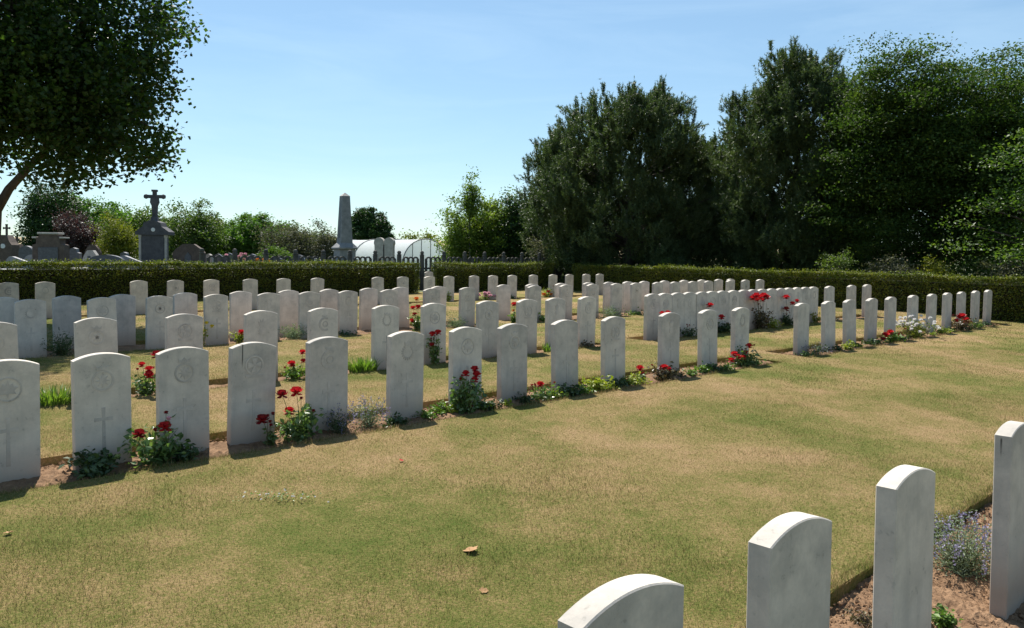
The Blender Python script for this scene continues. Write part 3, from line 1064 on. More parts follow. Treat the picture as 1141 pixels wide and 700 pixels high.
# ------------------------------------------------------------------ bed plants
def stems_foliage(root, r, n, h, spread, leaf, mat, lean_out=.8, per=26, aspect=.62, stem_r=.003, base_h=.05, stem_mat='stem'):
    """stems rising from the foot and leaves strung along them; returns the stem tips"""
    mb = MB()
    cen, tips = [], []
    for k in range(n):
        a = r.uniform(0, 2 * math.pi)
        d = np.array([math.cos(a), math.sin(a), 0]) * spread * math.sqrt(r.uniform(.02, 1))
        hh = h * r.uniform(.45, 1.0) * (1 - .35 * (np.linalg.norm(d) / spread) ** 2)
        tip = d + np.array([0, 0, hh])
        t = np.linspace(0, 1, 5)[:, None]
        p = t * (d * (.25 + .75 * t)) + np.array([0, 0, hh]) * t + r.normal(0, .012, 3) * t * (1 - t) * 4 + np.array([0, 0, -.04]) * (1 - t)
        mb.tube(p, np.linspace(stem_r, stem_r * .5, 5), 5)
        tips.append(p[-1])
        tt = r.uniform(.12, 1, per)[:, None]
        c = tt * (d * (.25 + .75 * tt)) + np.array([0, 0, hh]) * tt + r.normal(size=(per, 3)) * np.array([1, 1, .7]) * spread * .20
        cen.append(c)
    mb.build('stems', M[stem_mat], root)
    cen = np.concatenate(cen)
    cen[:, 2] = np.maximum(cen[:, 2], .012)
    V, F = leaf_arrays(cen, leaf * r.uniform(.6, 1.3, len(cen)), r, aspect, .55)
    mesh_np('foliage', V, F, M[mat], root)
    return tips


def bloom(root, p, rad, mat, r, nm='bloom'):
    """many-petalled rose head"""
    mb = MB()
    rad = rad * 1.22
    for (k, n, tilt, ln, wd) in ((0, 4, 1.45, .85, .6), (1, 5, 1.2, .95, .8), (2, 6, .9, 1.0, .9), (3, 6, .45, 1.0, .95), (4, 5, -.25, .8, .9)):
        for q in range(n):
            a = 2 * math.pi * (q + .5 * k + r.uniform(-.2, .2)) / n
            o = np.array([math.cos(a), math.sin(a), 0]); s = np.array([-math.sin(a), math.cos(a), 0]); z = np.array([0, 0, 1.])
            tl = tilt + r.uniform(-.15, .15)
            d1 = o * math.cos(tl) + z * math.sin(tl)
            tl2 = tl + (.55 if k < 3 else .35 if k == 3 else -.2)
            d2 = o * math.cos(tl2) + z * math.sin(tl2)
            b = o * .16 - z * .30
            m1 = b + d1 * ln * .6
            e = m1 + d2 * ln * .45
            V = np.array([b - s * .14, b + s * .14, m1 + s * wd * .5, m1 - s * wd * .5, e + s * wd * .34, e - s * wd * .34]) * rad
            mb.add(V + np.asarray(p), np.array([[0, 1, 2, 3], [3, 2, 4, 5]]))
    return mb.build(nm, M[mat], root)


NPL = [0]


def place(x, y, v):
    NPL[0] += 1
    u, z = at(x, y, v)
    z0 = float(hgt(v)) - (.04 if in_bed(u, v) else 0)
    return u, z0, np.random.default_rng(100 + NPL[0])


def local(root_u, v, z0, x, y, dv=0.0):
    """photo pixel -> position relative to a root standing at (root_u, v)"""
    u, z = at(x, y, v + dv)
    return np.array([u - root_u, dv, z - z0])


def rose(x, y, v, label, blooms, h=.40, spread=.17, n=9, leaf=.05, mat='rose_leaf', per=24, group='rose bushes in the beds', bmat='red', rad=.045):
    u, z0, r = place(x, y, v)
    root = empty('rose_bush', W(u, v, z0), ROW_ANG)
    tag(root, label, 'rose bush', group)
    stems_foliage(root, r, int(n * 1.4), h * 1.15, spread * 1.08, leaf * 1.12, mat, per=int(per * 1.15))
    for b in blooms:
        bx, by = b[0], b[1]
        rr = (b[2] if len(b) > 2 else rad) * r.uniform(.78, 1.05)
        bm = b[3] if len(b) > 3 else bmat
        p = local(u, v, z0, bx, by, r.uniform(-.08, .02))
        p[2] = max(p[2], .05)
        mb = MB()
        t = np.linspace(0, 1, 6)[:, None]
        mb.tube(np.array([p[0] * .3, p[1] * .3, 0]) * (1 - t) + p * t + np.array([0.02, 0, 0]) * np.sin(t * 3.1), np.linspace(.0035, .002, 6), 5)
        mb.build('stalk', M['stem'], root)
        bloom(root, p, rr, bm, r)
    for q in range(3 if v < 9 else 1):
        p = np.array([r.normal(0, spread * .5), r.normal(0, spread * .3), h * r.uniform(.8, 1.25)])
        mb = MB()
        mb.tube(np.array([[p[0] * .5, p[1] * .5, 0.02], [p[0] * .9, p[1] * .9, p[2] * .6], [p[0], p[1], p[2]]]), [.003, .0025, .0018], 5)
        mb.build('stalk', M['stem'], root)
        bloom(root, p, .014, 'darkred', r, 'bud')
    return root


def mound(name, x, y, v, label, cat, h, spread, leaf, mat, n=14, per=40, group='low plants in the beds', aspect=.6, flowers=None):
    u, z0, r = place(x, y, v)
    root = empty(name, W(u, v, z0), ROW_ANG)
    tag(root, label, cat, group)
    tips = stems_foliage(root, r, n, h, spread, leaf, mat, per=per, aspect=aspect)
    if flowers:
        fm, fn, fr = flowers
        k = 0
        for t in tips[:fn]:
            p = np.array(t) + np.array([r.normal(0, .03), r.normal(0, .03), .03])
            bloom(root, p, fr, fm, r, 'flower')
    return root


def blades(x, y, v, label, h, spread, n, mat='blade_leaf', w=.014):
    u, z0, r = place(x, y, v)
    a = r.uniform(0, 6.28, n)
    rad = spread * np.sqrt(r.uniform(0, 1, n)) * .7
    base = np.stack([np.cos(a) * rad, np.sin(a) * rad * .5, np.full(n, -.02)], -1)
    a2 = a + r.normal(0, .7, n)
    out = np.stack([np.cos(a2), np.sin(a2), np.zeros(n)], -1)
    sd = np.stack([-np.sin(a2), np.cos(a2), np.zeros(n)], -1)
    hh = (h * r.uniform(.55, 1.1, n))[:, None]
    bend = r.uniform(.1, .7, n)[:, None] * hh
    up = np.array([0, 0, 1.])
    rows = []
    for t, ww in ((0, .7), (.4, 1), (.75, .7), (1, .08)):
        c = base + out * bend * t ** 2 + up * hh * (t - .25 * t ** 2 * (bend / hh))
        rows += [c - sd * w * ww / 2, c + sd * w * ww / 2]
    V = np.stack(rows, 1)
    idx = np.arange(n)[:, None] * 8
    F = np.concatenate([idx + np.array([[2 * k, 2 * k + 1, 2 * k + 3, 2 * k + 2]]) for k in range(3)])
    o = mesh_np('leafy_clump', V.reshape(-1, 3), F, M[mat])
    o.location = W(u, v, z0)
    o.rotation_euler = (0, 0, ROW_ANG)
    tag(o, label, 'plant', 'strap-leaved clumps in the beds')
    return o


def spikes(name, x, y, v, label, h, spread, n, mat='grey_leaf', fmat='violet', group='grey leaved plants in the beds', leaf=.03, fl=True, per=16):
    """catmint and lavender: fine upright stems, narrow leaves, small flower spikes"""
    u, z0, r = place(x, y, v)
    root = empty(name, W(u, v, z0), ROW_ANG)
    tag(root, label, 'plant', group)
    tips = stems_foliage(root, r, n, h, spread, leaf, mat, per=per, aspect=.32, stem_r=.0016)
    if fl:
        cen = []
        for t in tips:
            if r.uniform() < .75:
                k = 9
                cen.append(np.array(t) + np.stack([r.normal(0, .008, k), r.normal(0, .008, k), r.uniform(-.05, .03, k)], -1))
        V, F = leaf_arrays(np.concatenate(cen), .014, r, .8, .2)
        mesh_np('flowers', V, F, M[fmat], root)['kind'] = 'stuff'
    return root


va = VA - .17
vb = VB - .15
vc = VC - .16
# row A, from the left
mound('leafy_plant', 108, 520, va, 'dark leafy plant at the foot of the grey stained headstone', 'plant', .17, .20, .055, 'dark_leaf', 14, 40)
rose(178, 505, va, 'leftmost rose bush of the front row, one large red bloom on top', [(184, 475, .05), (155, 483, .04, 'darkred'), (188, 466, .016, 'pinkp')], .30, .24, 13, .052, per=24)
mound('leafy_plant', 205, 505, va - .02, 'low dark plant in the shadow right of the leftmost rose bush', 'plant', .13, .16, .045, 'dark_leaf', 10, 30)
rose(300, 490, va, 'single stemmed rose with one dark bloom before the streaked headstone', [(292, 467, .044, 'darkred')], .20, .07, 3, .045, per=14)
rose(331, 478, va, 'rose bush with three big red blooms between two front headstones', [(330, 436, .05), (314, 439, .04, 'darkred'), (322, 458, .05)], .30, .20, 13, .048, per=28)
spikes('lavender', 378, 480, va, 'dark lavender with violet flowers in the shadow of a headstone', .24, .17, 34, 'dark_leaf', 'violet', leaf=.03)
spikes('catmint', 412, 474, va + .05, 'airy grey-green catmint between the open ring and horn headstones', .30, .22, 60, leaf=.024, per=14)
mound('leafy_plant', 492, 452, va + .12, 'low green plant left of the tall front rose bush', 'plant', .12, .16, .045, 'green_leaf', 9, 24)
rose(517, 456, va, 'tall rose bush with a cluster of bright red blooms before a headstone', [(519, 416, .042), (529, 411, .042), (531, 417, .04), (529, 423, .036), (523, 452, .042, 'darkred')], .34, .19, 14, .05, per=26)
mound('leafy_plant', 545, 455, va, 'low dark green plant right of the tall front rose bush', 'plant', .10, .16, .04, 'dark_leaf', 10, 30)
mound('leafy_plant', 566, 444, va - .05, 'tiny lime plant in front of the headstone with clear cross', 'plant', .08, .09, .035, 'lime_leaf', 6, 20)
rose(605, 440, va + .02, 'sprawling rose with a single red bloom left of a streaky headstone', [(602, 428, .042)], .15, .24, 10, .042, per=18)
mound('leafy_plant', 638, 440, va - .05, 'dark mound at the foot of the streaky plain headstone', 'plant', .15, .18, .045, 'dark_leaf', 12, 34)
mound('leafy_plant', 663, 433, va, 'larger bright lime green mound in the middle of the front row', 'plant', .17, .22, .05, 'lime_leaf', 14, 44)
mound('leafy_plant', 688, 430, va - .03, 'dark low plant between the two lime green mounds', 'plant', .13, .17, .045, 'dark_leaf', 11, 30)
mound('leafy_plant', 709, 428, va, 'smaller bright lime mound, right of the dark low plant', 'plant', .14, .16, .045, 'lime_leaf', 11, 34)
rose(716, 422, va + .1, 'thin rose with one red bloom on a long stalk', [(713, 410, .042)], .10, .10, 4, .04, per=14)
rose(738, 424, va, 'bronze leaved rose with two red blooms low on a headstone', [(740, 409, .042), (745, 411, .036)], .18, .20, 10, .045, 'bronze_leaf', per=22)
mound('leafy_plant', 785, 411, va, 'small bright green plant on bare soil near the end of the bed', 'plant', .14, .12, .045, 'green_leaf', 9, 32)
mound('leafy_plant', 803, 411, va - .04, 'flat dark plant just left of the rose clump by the grass gap', 'plant', .07, .14, .04, 'dark_leaf', 8, 24)
rose(828, 408, va, 'rose clump with several red blooms beside the grass gap', [(815, 401, .045), (822, 397, .045), (828, 398, .042), (835, 385, .04), (818, 394, .04), (831, 392, .036)], .26, .24, 13, .045, per=24)
spikes('lavender', 908, 394, va, 'dark grey lavender mound just after the grass gap', .20, .26, 40, 'dark_leaf', 'violet', leaf=.028)
mound('leafy_plant', 945, 388, va, 'small yellow-green plant before the third headstone after the gap', 'plant', .13, .17, .045, 'lime_leaf', 10, 30)
mound('leafy_plant', 975, 384, va, 'pale green low plant left of the red and white flowers', 'plant', .12, .2, .045, 'rose_leaf', 10, 26)
rose(994, 380, va - .05, 'low rose bush with red blooms left of the white flowers', [(987, 373, .06), (992, 370, .05), (1003, 374, .062), (984, 378, .05, 'darkred')], .22, .26, 10, .05, 'green_leaf', per=26)
mound('white_flower_bush', 1022, 377, va - .03, 'broad bush covered in small white flowers before front headstones', 'flower bush', .44, .42, .045, 'lime_leaf', 64, 18, 'low plants in the beds', .4, ('whitep', 62, .030))
mound('leafy_plant', 1052, 372, va - .03, 'yellow-green mound just right of the white flowers', 'plant', .15, .22, .05, 'lime_leaf', 11, 34)
rose(1070, 368, va, 'rightmost rose bush, a dense patch of red blooms', [(1066, 357, .055), (1072, 352, .07), (1076, 356, .07), (1080, 359, .06), (1075, 360, .055), (1069, 353, .05)], .34, .28, 12, .05, 'bronze_leaf', per=24)
mound('leafy_plant', 1090, 366, va, 'low grey green plant at the right end of the front row', 'plant', .16, .30, .05, 'rose_leaf', 12, 30)
A_U = [at(x, 402 - .0723 * (x - 20) + 45, VA)[0] for x in A_X]
SEEN = {}
for i, x in enumerate((440, 476, 503, 538, 590, 619, 650, 676, 698, 727, 756, 770, 794, 812, 842, 899, 918, 934, 955, 968, 1006, 1040, 1060, 1082, 1101)):
    fr = random.Random(900 + i)
    uu = at(x, 402 - .0723 * (x - 20) + 65, va)[0]
    j = int(np.argmin([abs(q - uu) for q in A_U]))
    mat, cn = fr.choice([('green_leaf', 'fresh green'), ('rose_leaf', 'pale green'), ('lime_leaf', 'yellowish'), ('green_leaf', 'fresh green'), ('dark_leaf', 'dark green')])
    side = 'right' if uu > A_U[j] else 'left'
    if (j, side) in SEEN: continue
    SEEN[(j, side)] = 1
    mound('bedding_plant', x, 402 - .0723 * (x - 20) + 83 - .05 * (x - 20), va + fr.uniform(-.08, .12), f'tiny {cn} bedding plant {side} of the {ORD[j]} front row headstone from the left', 'plant', fr.uniform(.06, .11), fr.uniform(.10, .19), .04, mat, 9, 22, 'bedding plants filling the front border')
# row B
blades(60, 441, vb, 'bright green strap-leaved clump at the left, second row', .24, .27, 230)
rose(163, 432, vb, 'second row rose bush with four blooms between two left headstones', [(158, 406, .036), (166, 411, .042), (166, 418, .045), (175, 395, .05, 'darkred')], .24, .16, 10, .045, per=24)
rose(327, 414, vb, 'low second row rose bush with red blooms beside a headstone', [(325, 405, .04), (337, 392, .042), (338, 402, .034)], .20, .18, 9, .045, 'green_leaf', per=24)
blades(405, 409, vb, 'bright green strap-leaved clump in the middle of the second row', .24, .26, 230)
rose(484, 405, vb, 'tall second row rose at the right edge of a headstone', [(482, 372, .042), (488, 370, .05), (481, 384, .042, 'darkred')], .42, .10, 8, .045, per=24)
blades(611, 388, vb, 'small upright strap-leaved clump right of a second row headstone', .22, .12, 60)
mound('leafy_plant', 556, 397, vb, 'thin tuft of green in a headstone shadow, second row', 'plant', .12, .12, .03, 'dark_leaf', 7, 18)
mound('leafy_plant', 657, 384, vb, 'small bronze plant at the last headstone before the gap, second row', 'plant', .13, .17, .045, 'bronze_leaf', 9, 26)
rose(741, 372, vb - .1, 'rose behind a front headstone, its red bloom just showing over the top', [(738, 349, .05), (744, 348, .05)], .40, .10, 6, .045, per=20)
rose(766, 374, vb - .05, 'low dark rose bush before the left of the touching run', [(791, 340, .06)], .22, .2, 8, .045, 'dark_leaf', per=24)
rose(806, 369, vb, 'dark rose bush with one pinkish red bloom before the touching run', [(804, 353, .055)], .24, .22, 11, .05, 'dark_leaf', per=28)
rose(848, 365, vb, 'large dark rose bush crowned by a wide red flower cluster', [(839, 332, .06), (843, 329, .065), (847, 331, .065), (851, 329, .065), (855, 331, .06), (844, 334, .05), (850, 334, .05)], .50, .26, 16, .055, 'bronze_leaf', per=26)
mound('leafy_plant', 860, 364, vb - .08, 'yellow-green mound leaning on the large dark rose bush', 'plant', .26, .2, .05, 'lime_leaf', 12, 34)
rose(877, 360, vb, 'tall rose with separate red blooms near the end of the touching run', [(876, 331, .065), (888, 335, .045), (883, 338, .05), (876, 344, .055, 'darkred')], .30, .18, 10, .05, 'dark_leaf', per=28)
mound('leafy_plant', 909, 357, vb, 'small mixed green plant at the right end of the touching run', 'plant', .28, .16, .045, 'bush_yellow', 9, 24)
mound('leafy_plant', 933, 355, vb, 'tiny dark tuft between two second row headstones', 'plant', .10, .10, .035, 'dark_leaf', 6, 16)
# row C
mound('leafy_plant', 68, 402, vc, 'tall dark feathery plant in the tree shade, third row', 'plant', .42, .30, .05, 'dark_leaf', 26, 36, aspect=.25)
mound('yellow_flower_plant', 226, 362, vc, 'plant with small yellow flowers in the third row', 'plant', .42, .10, .04, 'lime_leaf', 7, 16, flowers=('yellowp', 5, .03))
rose(268, 381, vc, 'third row rose with one red bloom above pale leaves', [(269, 370, .05)], .26, .14, 8, .045, 'lime_leaf', per=20)
spikes('catmint', 327, 381, vc, 'rounded grey-green bushy plant in the third row', .34, .27, 60, 'grey_leaf', fl=False, leaf=.045)
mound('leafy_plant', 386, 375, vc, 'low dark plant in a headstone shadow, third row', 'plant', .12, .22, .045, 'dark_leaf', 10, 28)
rose(465, 362, vc, 'third row rose with blooms stacked one above the other', [(460, 343, .055), (466, 342, .06), (464, 333, .045, 'orange'), (462, 350, .05, 'darkred'), (459, 357, .045)], .34, .16, 10, .05, 'rose_leaf', per=24)
spikes('catmint', 507, 371, vc, 'grey-green bushy plant between two third row headstones', .30, .27, 54, 'grey_leaf', fl=False, leaf=.045)
rose(572, 356, vc, 'third row rose with a single large red bloom', [(573, 339, .07), (572, 346, .035, 'orange')], .24, .12, 7, .05, 'green_leaf', per=20)
mound('leafy_plant', 606, 357, vc, 'bright green plant in the shade of a third row headstone', 'plant', .28, .14, .05, 'green_leaf', 10, 30)
spikes('catmint', 680, 358, vc, 'wide grey-green bushy plant at the start of the crowded third row', .28, .42, 80, 'grey_leaf', fl=False, leaf=.045)
mound('leafy_plant', 708, 356, vc, 'low green plant right of the wide grey-green one', 'plant', .14, .30, .05, 'green_leaf', 14, 30)
# row E
mound('pink_flower_plant', 541, 333, VE - .17, 'mound with pale pink flowers in the last row', 'flower plant', .30, .34, .05, 'green_leaf', 16, 26, flowers=('pinkp', 9, .06))
mound('leafy_plant', 499, 334, VE - .17, 'yellow-green plant beside a last row headstone near the hedge gap', 'plant', .38, .16, .05, 'lime_leaf', 9, 26)
rose(610, 332, VE - .17, 'orange-red rose plant in the last row by the right hedge gap', [(606, 328, .07, 'orange'), (611, 325, .07, 'darkred'), (614, 328, .06, 'orange')], .38, .28, 10, .05, 'lime_leaf', per=22)
mound('leafy_plant', 571, 333, VE - .17, 'small dark plant at the foot of a last row headstone', 'plant', .16, .18, .05, 'dark_leaf', 8, 20)
# row F
spikes('catmint', 1072, 600, VF + .30, 'loose catmint with violet flowers beside the near right headstone', .34, .30, 150, leaf=.020, per=26)
mound('leafy_plant', 1052, 640, VF + .14, 'small fresh green plant on dry soil under the near catmint', 'plant', .10, .08, .03, 'green_leaf', 9, 26)
spikes('catmint', 1150, 560, VF + .34, 'catmint at the right edge of the photo beyond the last near headstone', .30, .22, 60, leaf=.020, per=20)
mound('leafy_plant', 948, 690, VF + .02, 'low pale green plant with a pink flower between near headstones', 'plant', .10, .10, .028, 'lime_leaf', 12, 30, flowers=('pinkp', 1, .018))
mound('leafy_plant', 965, 660, VF + .38, 'small reddish leaved plant under the cut turf edge, near row', 'plant', .05, .12, .022, 'bronze_leaf', 10, 20)
mound('leafy_plant', 905, 668, VF + .36, 'dark green sprig beside the second near headstone', 'plant', .10, .06, .028, 'dark_leaf', 7, 20)


# ------------------------------------------------------------------ small things lying on the lawn
def ground_pt(x, y):
    d = ray(x, y)
    k = (-.05 - EYE) / d.z
    p = d * k
    v = -C * p.x + S * p.y
    k = (float(hgt(v)) - EYE) / d.z
    p = d * k
    return p.x, p.y, float(hgt(v))


def litter(name, x, y, size, mat, label, cat, seed, curl=.3):
    px, py, pz = ground_pt(x, y)
    r = np.random.default_rng(seed)
    n = 9
    t = np.linspace(0, 1, n)
    w = np.sin(t * math.pi) ** .8 * (1 + .3 * np.sin(t * 17 + seed)) * .36
    xs = (t - .5)
    zc = curl * (xs * 2) ** 2 * .35
    V = []
    for k in range(n):
        V += [[xs[k], -w[k], zc[k] + .22 * w[k]], [xs[k], 0, zc[k]], [xs[k], w[k], zc[k] + .30 * w[k]]]
    V = np.array(V) * size + r.normal(0, .02, (3 * n, 3)) * size
    F = []
    for k in range(n - 1):
        for q in range(2):
            F.append([3 * k + q, 3 * k + 3 + q, 3 * k + 4 + q, 3 * k + 1 + q])
    o = mesh_np(name, V, np.array(F), M[mat], smooth=True)
    o.location = (px, py, pz + .006)
    o.rotation_euler = (r.uniform(-.3, .3), r.uniform(-.3, .3), r.uniform(0, 6))
    tag(o, label, cat)


litter('dry_leaf', 525, 615, .105, 'brown_leaf', 'larger curled brown leaf lying on the parched lawn', 'dead leaf', 1)
litter('dry_leaf', 539, 660, .05, 'brown_leaf', 'smaller pale brown leaf on the lawn below the larger one', 'dead leaf', 2)
litter('rose_petal', 447, 514, .045, 'red', 'red petal lying on the lawn before the front row', 'petal', 3)
litter('dry_leaf', 9, 595, .05, 'brown_leaf', 'reddish brown leaf on the lawn at the left edge', 'dead leaf', 4)
px, py, pz = ground_pt(315, 556)
root = empty('clover_patch', (px, py, pz))
tag(root, 'small patch of white clover flowers in the lawn', 'clover')
r = np.random.default_rng(77)
n = 170
cen = np.stack([r.normal(0, .13, n), r.normal(0, .05, n), r.uniform(.015, .035, n)], -1)
V, F = leaf_arrays(cen, .013, r, .9, 1.2)
mesh_np('foliage', V, F, M['green_leaf'], root)
for k in range(16):
    bloom(root, np.array([r.normal(0, .16), r.normal(0, .06), r.uniform(.018, .028)]), .005, 'whitep', r, 'flower')

# ------------------------------------------------------------------ concrete picket fence behind the hedge
V_FN = 26.3
fu0, fu1 = at(225, 288, V_FN)[0], at(655, 288, V_FN)[0]
root = empty('picket_fence', W(fu0, V_FN, 0), ROW_ANG)
root.scale = (1, 1, .885)
tag(root, 'weathered concrete picket fence with scalloped top behind the hedge', 'fence')
L = fu1 - fu0
npan = 17
pw = L / npan
for k in range(npan + 1):
    mb = MB()
    mb.box(k * pw, 0, .80, .14, .14, 1.62, bev=.012)
    mb.lathe([(.085, 1.61), (.10, 1.65), (.06, 1.68), (.085, 1.74), (.06, 1.81), (.0, 1.84)], 10, k * pw, 0)
    mb.build('post', M['concrete'], root)
for k in range(npan):
    mb = MB()
    x0 = k * pw + .09
    wd = pw - .18
    mb.box(x0 + wd / 2, 0, .45, wd, .05, .9)
    mb.box(x0 + wd / 2, 0, 1.02, wd, .06, .09)
    ns = max(3, int(wd / .2))
    st = wd / ns
    for q in range(ns):
        cxq = x0 + (q + .5) * st
        mb.box(cxq, 0, 1.16, st * .40, .05, .62)
        t = np.linspace(0, math.pi, 9)
    for q in range(ns - 1):
        cxq = x0 + (q + 1) * st
        o_ = [(cxq + st * .62 * math.cos(a), 1.42 + st * .62 * math.sin(a)) for a in np.linspace(0, math.pi, 9)]
        i_ = [(cxq + st * .34 * math.cos(a), 1.42 + st * .34 * math.sin(a)) for a in np.linspace(0, math.pi, 9)]
        for z in range(8):
            mb.prism([i_[z], i_[z + 1], o_[z + 1], o_[z]], -.022 - .002 * (q % 2), .022 + .002 * (q % 2))
    mb.build('panel', M['concrete'], root)

# ------------------------------------------------------------------ obelisk, twin stele, greenhouse
Yo = 42.0
p = far(384, 293, Yo)
k = Yo / F_PX
root = empty('obelisk', (p.x, p.y, 0), R(33))
tag(root, 'tall grey stone obelisk on a stepped pedestal behind the hedge', 'monument')
mb = MB()
zs = lambda y: EYE + (278.5 - y) * k
mb.box(0, 0, .22, 1.30, 1.30, .5, bev=.03)
mb.box(0, 0, .80, 1.08, 1.08, .72, bev=.02)
mb.build('plinth', M['obelisk'], root)
mb = MB()
mb.box(0, 0, (1.15 + zs(277)) / 2, .92, .92, zs(277) - 1.15, taper=.96, bev=.02)
mb.box(0, 0, zs(276.5) + .03, 1.10, 1.10, .12, bev=.03)
mb.box(0, 0, zs(276.5) + .20, 1.04, 1.04, .24, taper=.62)
mb.build('pedestal', M['obelisk'], root)
mb = MB()
z0, z1 = zs(271), zs(218)
w0, w1 = .33, .215
mb.box(0, 0, (z0 + z1) / 2, 2 * w0, 2 * w0, z1 - z0, taper=w1 / w0, bev=.015)
mb.build('shaft', M['obelisk'], root)
mb = MB()
mb.box(0, 0, z1 + .08, 2 * w1, 2 * w1, .18, taper=.12)
mb.build('cap', M['tomb_light'], root)
za_, zb_ = z0 + (z1 - z0) * .12, z0 + (z1 - z0) * .84
wa_, wb_ = w0 + (w1 - w0) * .12, w0 + (w1 - w0) * .84
V = np.array([[-wa_ - .006, -wa_ * .5, za_], [-wa_ - .006, wa_ * .5, za_], [-wb_ - .006, wb_ * .5, zb_], [-wb_ - .006, -wb_ * .5, zb_]])
V = np.vstack([V, V + np.array([.03, 0, 0])])
mesh_np('side_panel', V, np.array([[0, 3, 2, 1], [4, 5, 6, 7], [0, 1, 5, 4], [1, 2, 6, 5], [2, 3, 7, 6], [3, 0, 4, 7]]), M['granite_dark'], root)

Yt = 36.0
p = far(428.5, 293, Yt)
k = Yt / F_PX
root = empty('twin_stele', (p.x, p.y, 0), R(-6))
tag(root, 'pale twin tombstone with two rounded heads and a dark slot between', 'tombstone')
H = EYE + (279 - 264) * k
for sgn in (-1, 1):
    w = .40
    o_ = [(-w / 2, 0), (w / 2, 0), (w / 2, H - .55)] + [(.235 * math.cos(a), H - .24 + .24 * math.sin(a)) for a in np.linspace(-.5, math.pi + .5, 15)] + [(-w / 2, H - .55)]
    mb = MB()
    mb.prism(o_, -.16, .16, ox=sgn * .232)
    mb.build('stele', M['tomb_light'], root)
mb = MB()
mb.box(0, .04, (H - .35) / 2, .10, .16, H - .35)
mb.build('slot_panel', M['granite_dark'], root)
mb = MB()
mb.box(0, 0, .12, 1.15, .6, .24, bev=.02)
mb.build('plinth', M['tomb_light'], root)

# polytunnel: runs away to the left behind the obelisk, arched end seen on the right
Yg = 66.0
pe = far(474, 290, Yg)
kg = Yg / F_PX
GH = EYE + (280 - 266.5) * kg
GW = 2.25
root = empty('greenhouse_tunnel', (pe.x, pe.y, 0), R(14))
tag(root, 'white polythene greenhouse tunnel with steel hoops beyond the fence', 'greenhouse')
Lg = 18.0
t = np.linspace(0, math.pi, 19)
prof = np.stack([GW * np.cos(t), GH * np.sin(t) ** .8], -1)
ys = np.linspace(0, 1, 12)
# local: tunnel axis along -x (to the left) and a little away; arch across local y
V = np.array([[-a * Lg, q[0], q[1] * (1 - .012 * math.sin(a * 11 * math.pi) ** 2)] for a in ys for q in prof])
ii = np.arange(12 * 19).reshape(12, 19)
mesh_np('film_cover', V, np.stack([ii[:-1, :-1], ii[1:, :-1], ii[1:, 1:], ii[:-1, 1:]], -1).reshape(-1, 4), M['film'], root, True)
ends = np.concatenate([[[0.02, q[0], q[1]] for q in prof]])
mesh_np('end_wall', np.array(ends), np.arange(19)[None, :], M['film'], root)
for q in range(5):
    mb = MB()
    mb.tube(np.array([[.06 - q * Lg / 4, a[0] * 1.012, a[1] * 1.012] for a in prof]), .05, 6)
    mb.build('hoop', M['hoop'], root)
for yy in (-1.3, -.45, .45, 1.3):
    mb = MB()
    h_ = GH * (1 - (yy / GW) ** 2) ** .4
    mb.tube(np.array([[.09, yy, 0], [.09, yy, h_ * .5], [.09, yy, h_]]), .035, 6)
    mb.build('end_post', M['hoop'], root)
root.rotation_euler = (0, 0, R(-52))


# ------------------------------------------------------------------ old tombs behind the left hedge
def tomb_root(name, x, Y, label, cat='tomb', rz=0.0, group=None):
    p = far(x, 290, Y)
    o = empty(name, (p.x, p.y, 0), rz)
    tag(o, label, cat, group)
    return o


def ztop(x, y, Y):
    return far(x, y, Y).z


def cross_shape(mb, h, w, arm, t, z0, flared=True, depth=None):
    """latin cross with widened ends, foot at z0"""
    a = arm / 2
    zc = z0 + h * .66
    f = 1.5 if flared else 1.0
    o = [(-a, z0), (a, z0), (a, zc - a), (w / 2 - a, zc - a), (w / 2, zc - a * f), (w / 2, zc + a * f), (w / 2 - a, zc + a), (a, zc + a), (a, z0 + h - a), (a * f, z0 + h), (-a * f, z0 + h), (-a, z0 + h - a), (-a, zc + a), (-w / 2 + a, zc + a), (-w / 2, zc + a * f), (-w / 2, zc - a * f), (-w / 2 + a, zc - a), (-a, zc - a)]
    d = depth or t
    mb.prism(o, -d / 2, d / 2)


# tall pedimented monument with the stone cross
Y = 40.0
k = Y / F_PX
root = tomb_root('cross_monument', 173, Y, 'tall pedimented stone monument topped by a thick stone cross', 'monument', R(6))
zz = lambda y: ztop(173, y, Y)
mb = MB(); mb.box(0, 0, .35, 1.65, 1.1, .7, bev=.03); mb.build('base', M['monument'], root)
mb = MB(); mb.box(0, 0, (.7 + zz(262)) / 2, 1.1, .75, zz(262) - .7, bev=.02); mb.build('body', M['monument'], root)
for sg in (-1, 1):
    mb = MB(); mb.lathe([(.09, .7), (.075, .8), (.07, zz(266)), (.10, zz(264)), (.10, zz(262))], 12, sg * .62, -.3); mb.build('column', M['tomb_light'], root)
mb = MB()
zb, za = zz(262), zz(246)
mb.prism([(-.82, zb), (.82, zb), (.82, zb + .16), (.46, zb + .42), (.40, zb + .62), (.22, za - .04), (.13, za), (-.13, za), (-.22, za - .04), (-.40, zb + .62), (-.46, zb + .42), (-.82, zb + .16)], -.45, .45)
mb.build('pediment', M['monument'], root)
mb = MB(); mb.lathe([(.10, 0), (.10, .03), (.0, .03)], 14); o = mb.build('round_plaque', M['plaque'], root); o.location = (.06, -.45, zb + .26); o.rotation_euler = (R(90), 0, 0)
mb = MB()
mb.box(0, 0, za + .09, .36, .36, .22, taper=.7)
mb.box(0, 0, za + .45, .20, .20, .55, taper=1.25)
o_ = [(-.10, za + .7), (.10, za + .7), (.20, za + .92), (.17, za + 1.15), (-.17, za + 1.15), (-.20, za + .92)]
mb.prism(o_, -.13, .13)
ht = zz(212)
mb.box(0, 0, (za + 1.0 + ht) / 2, .17, .18, ht - za - 1.0)
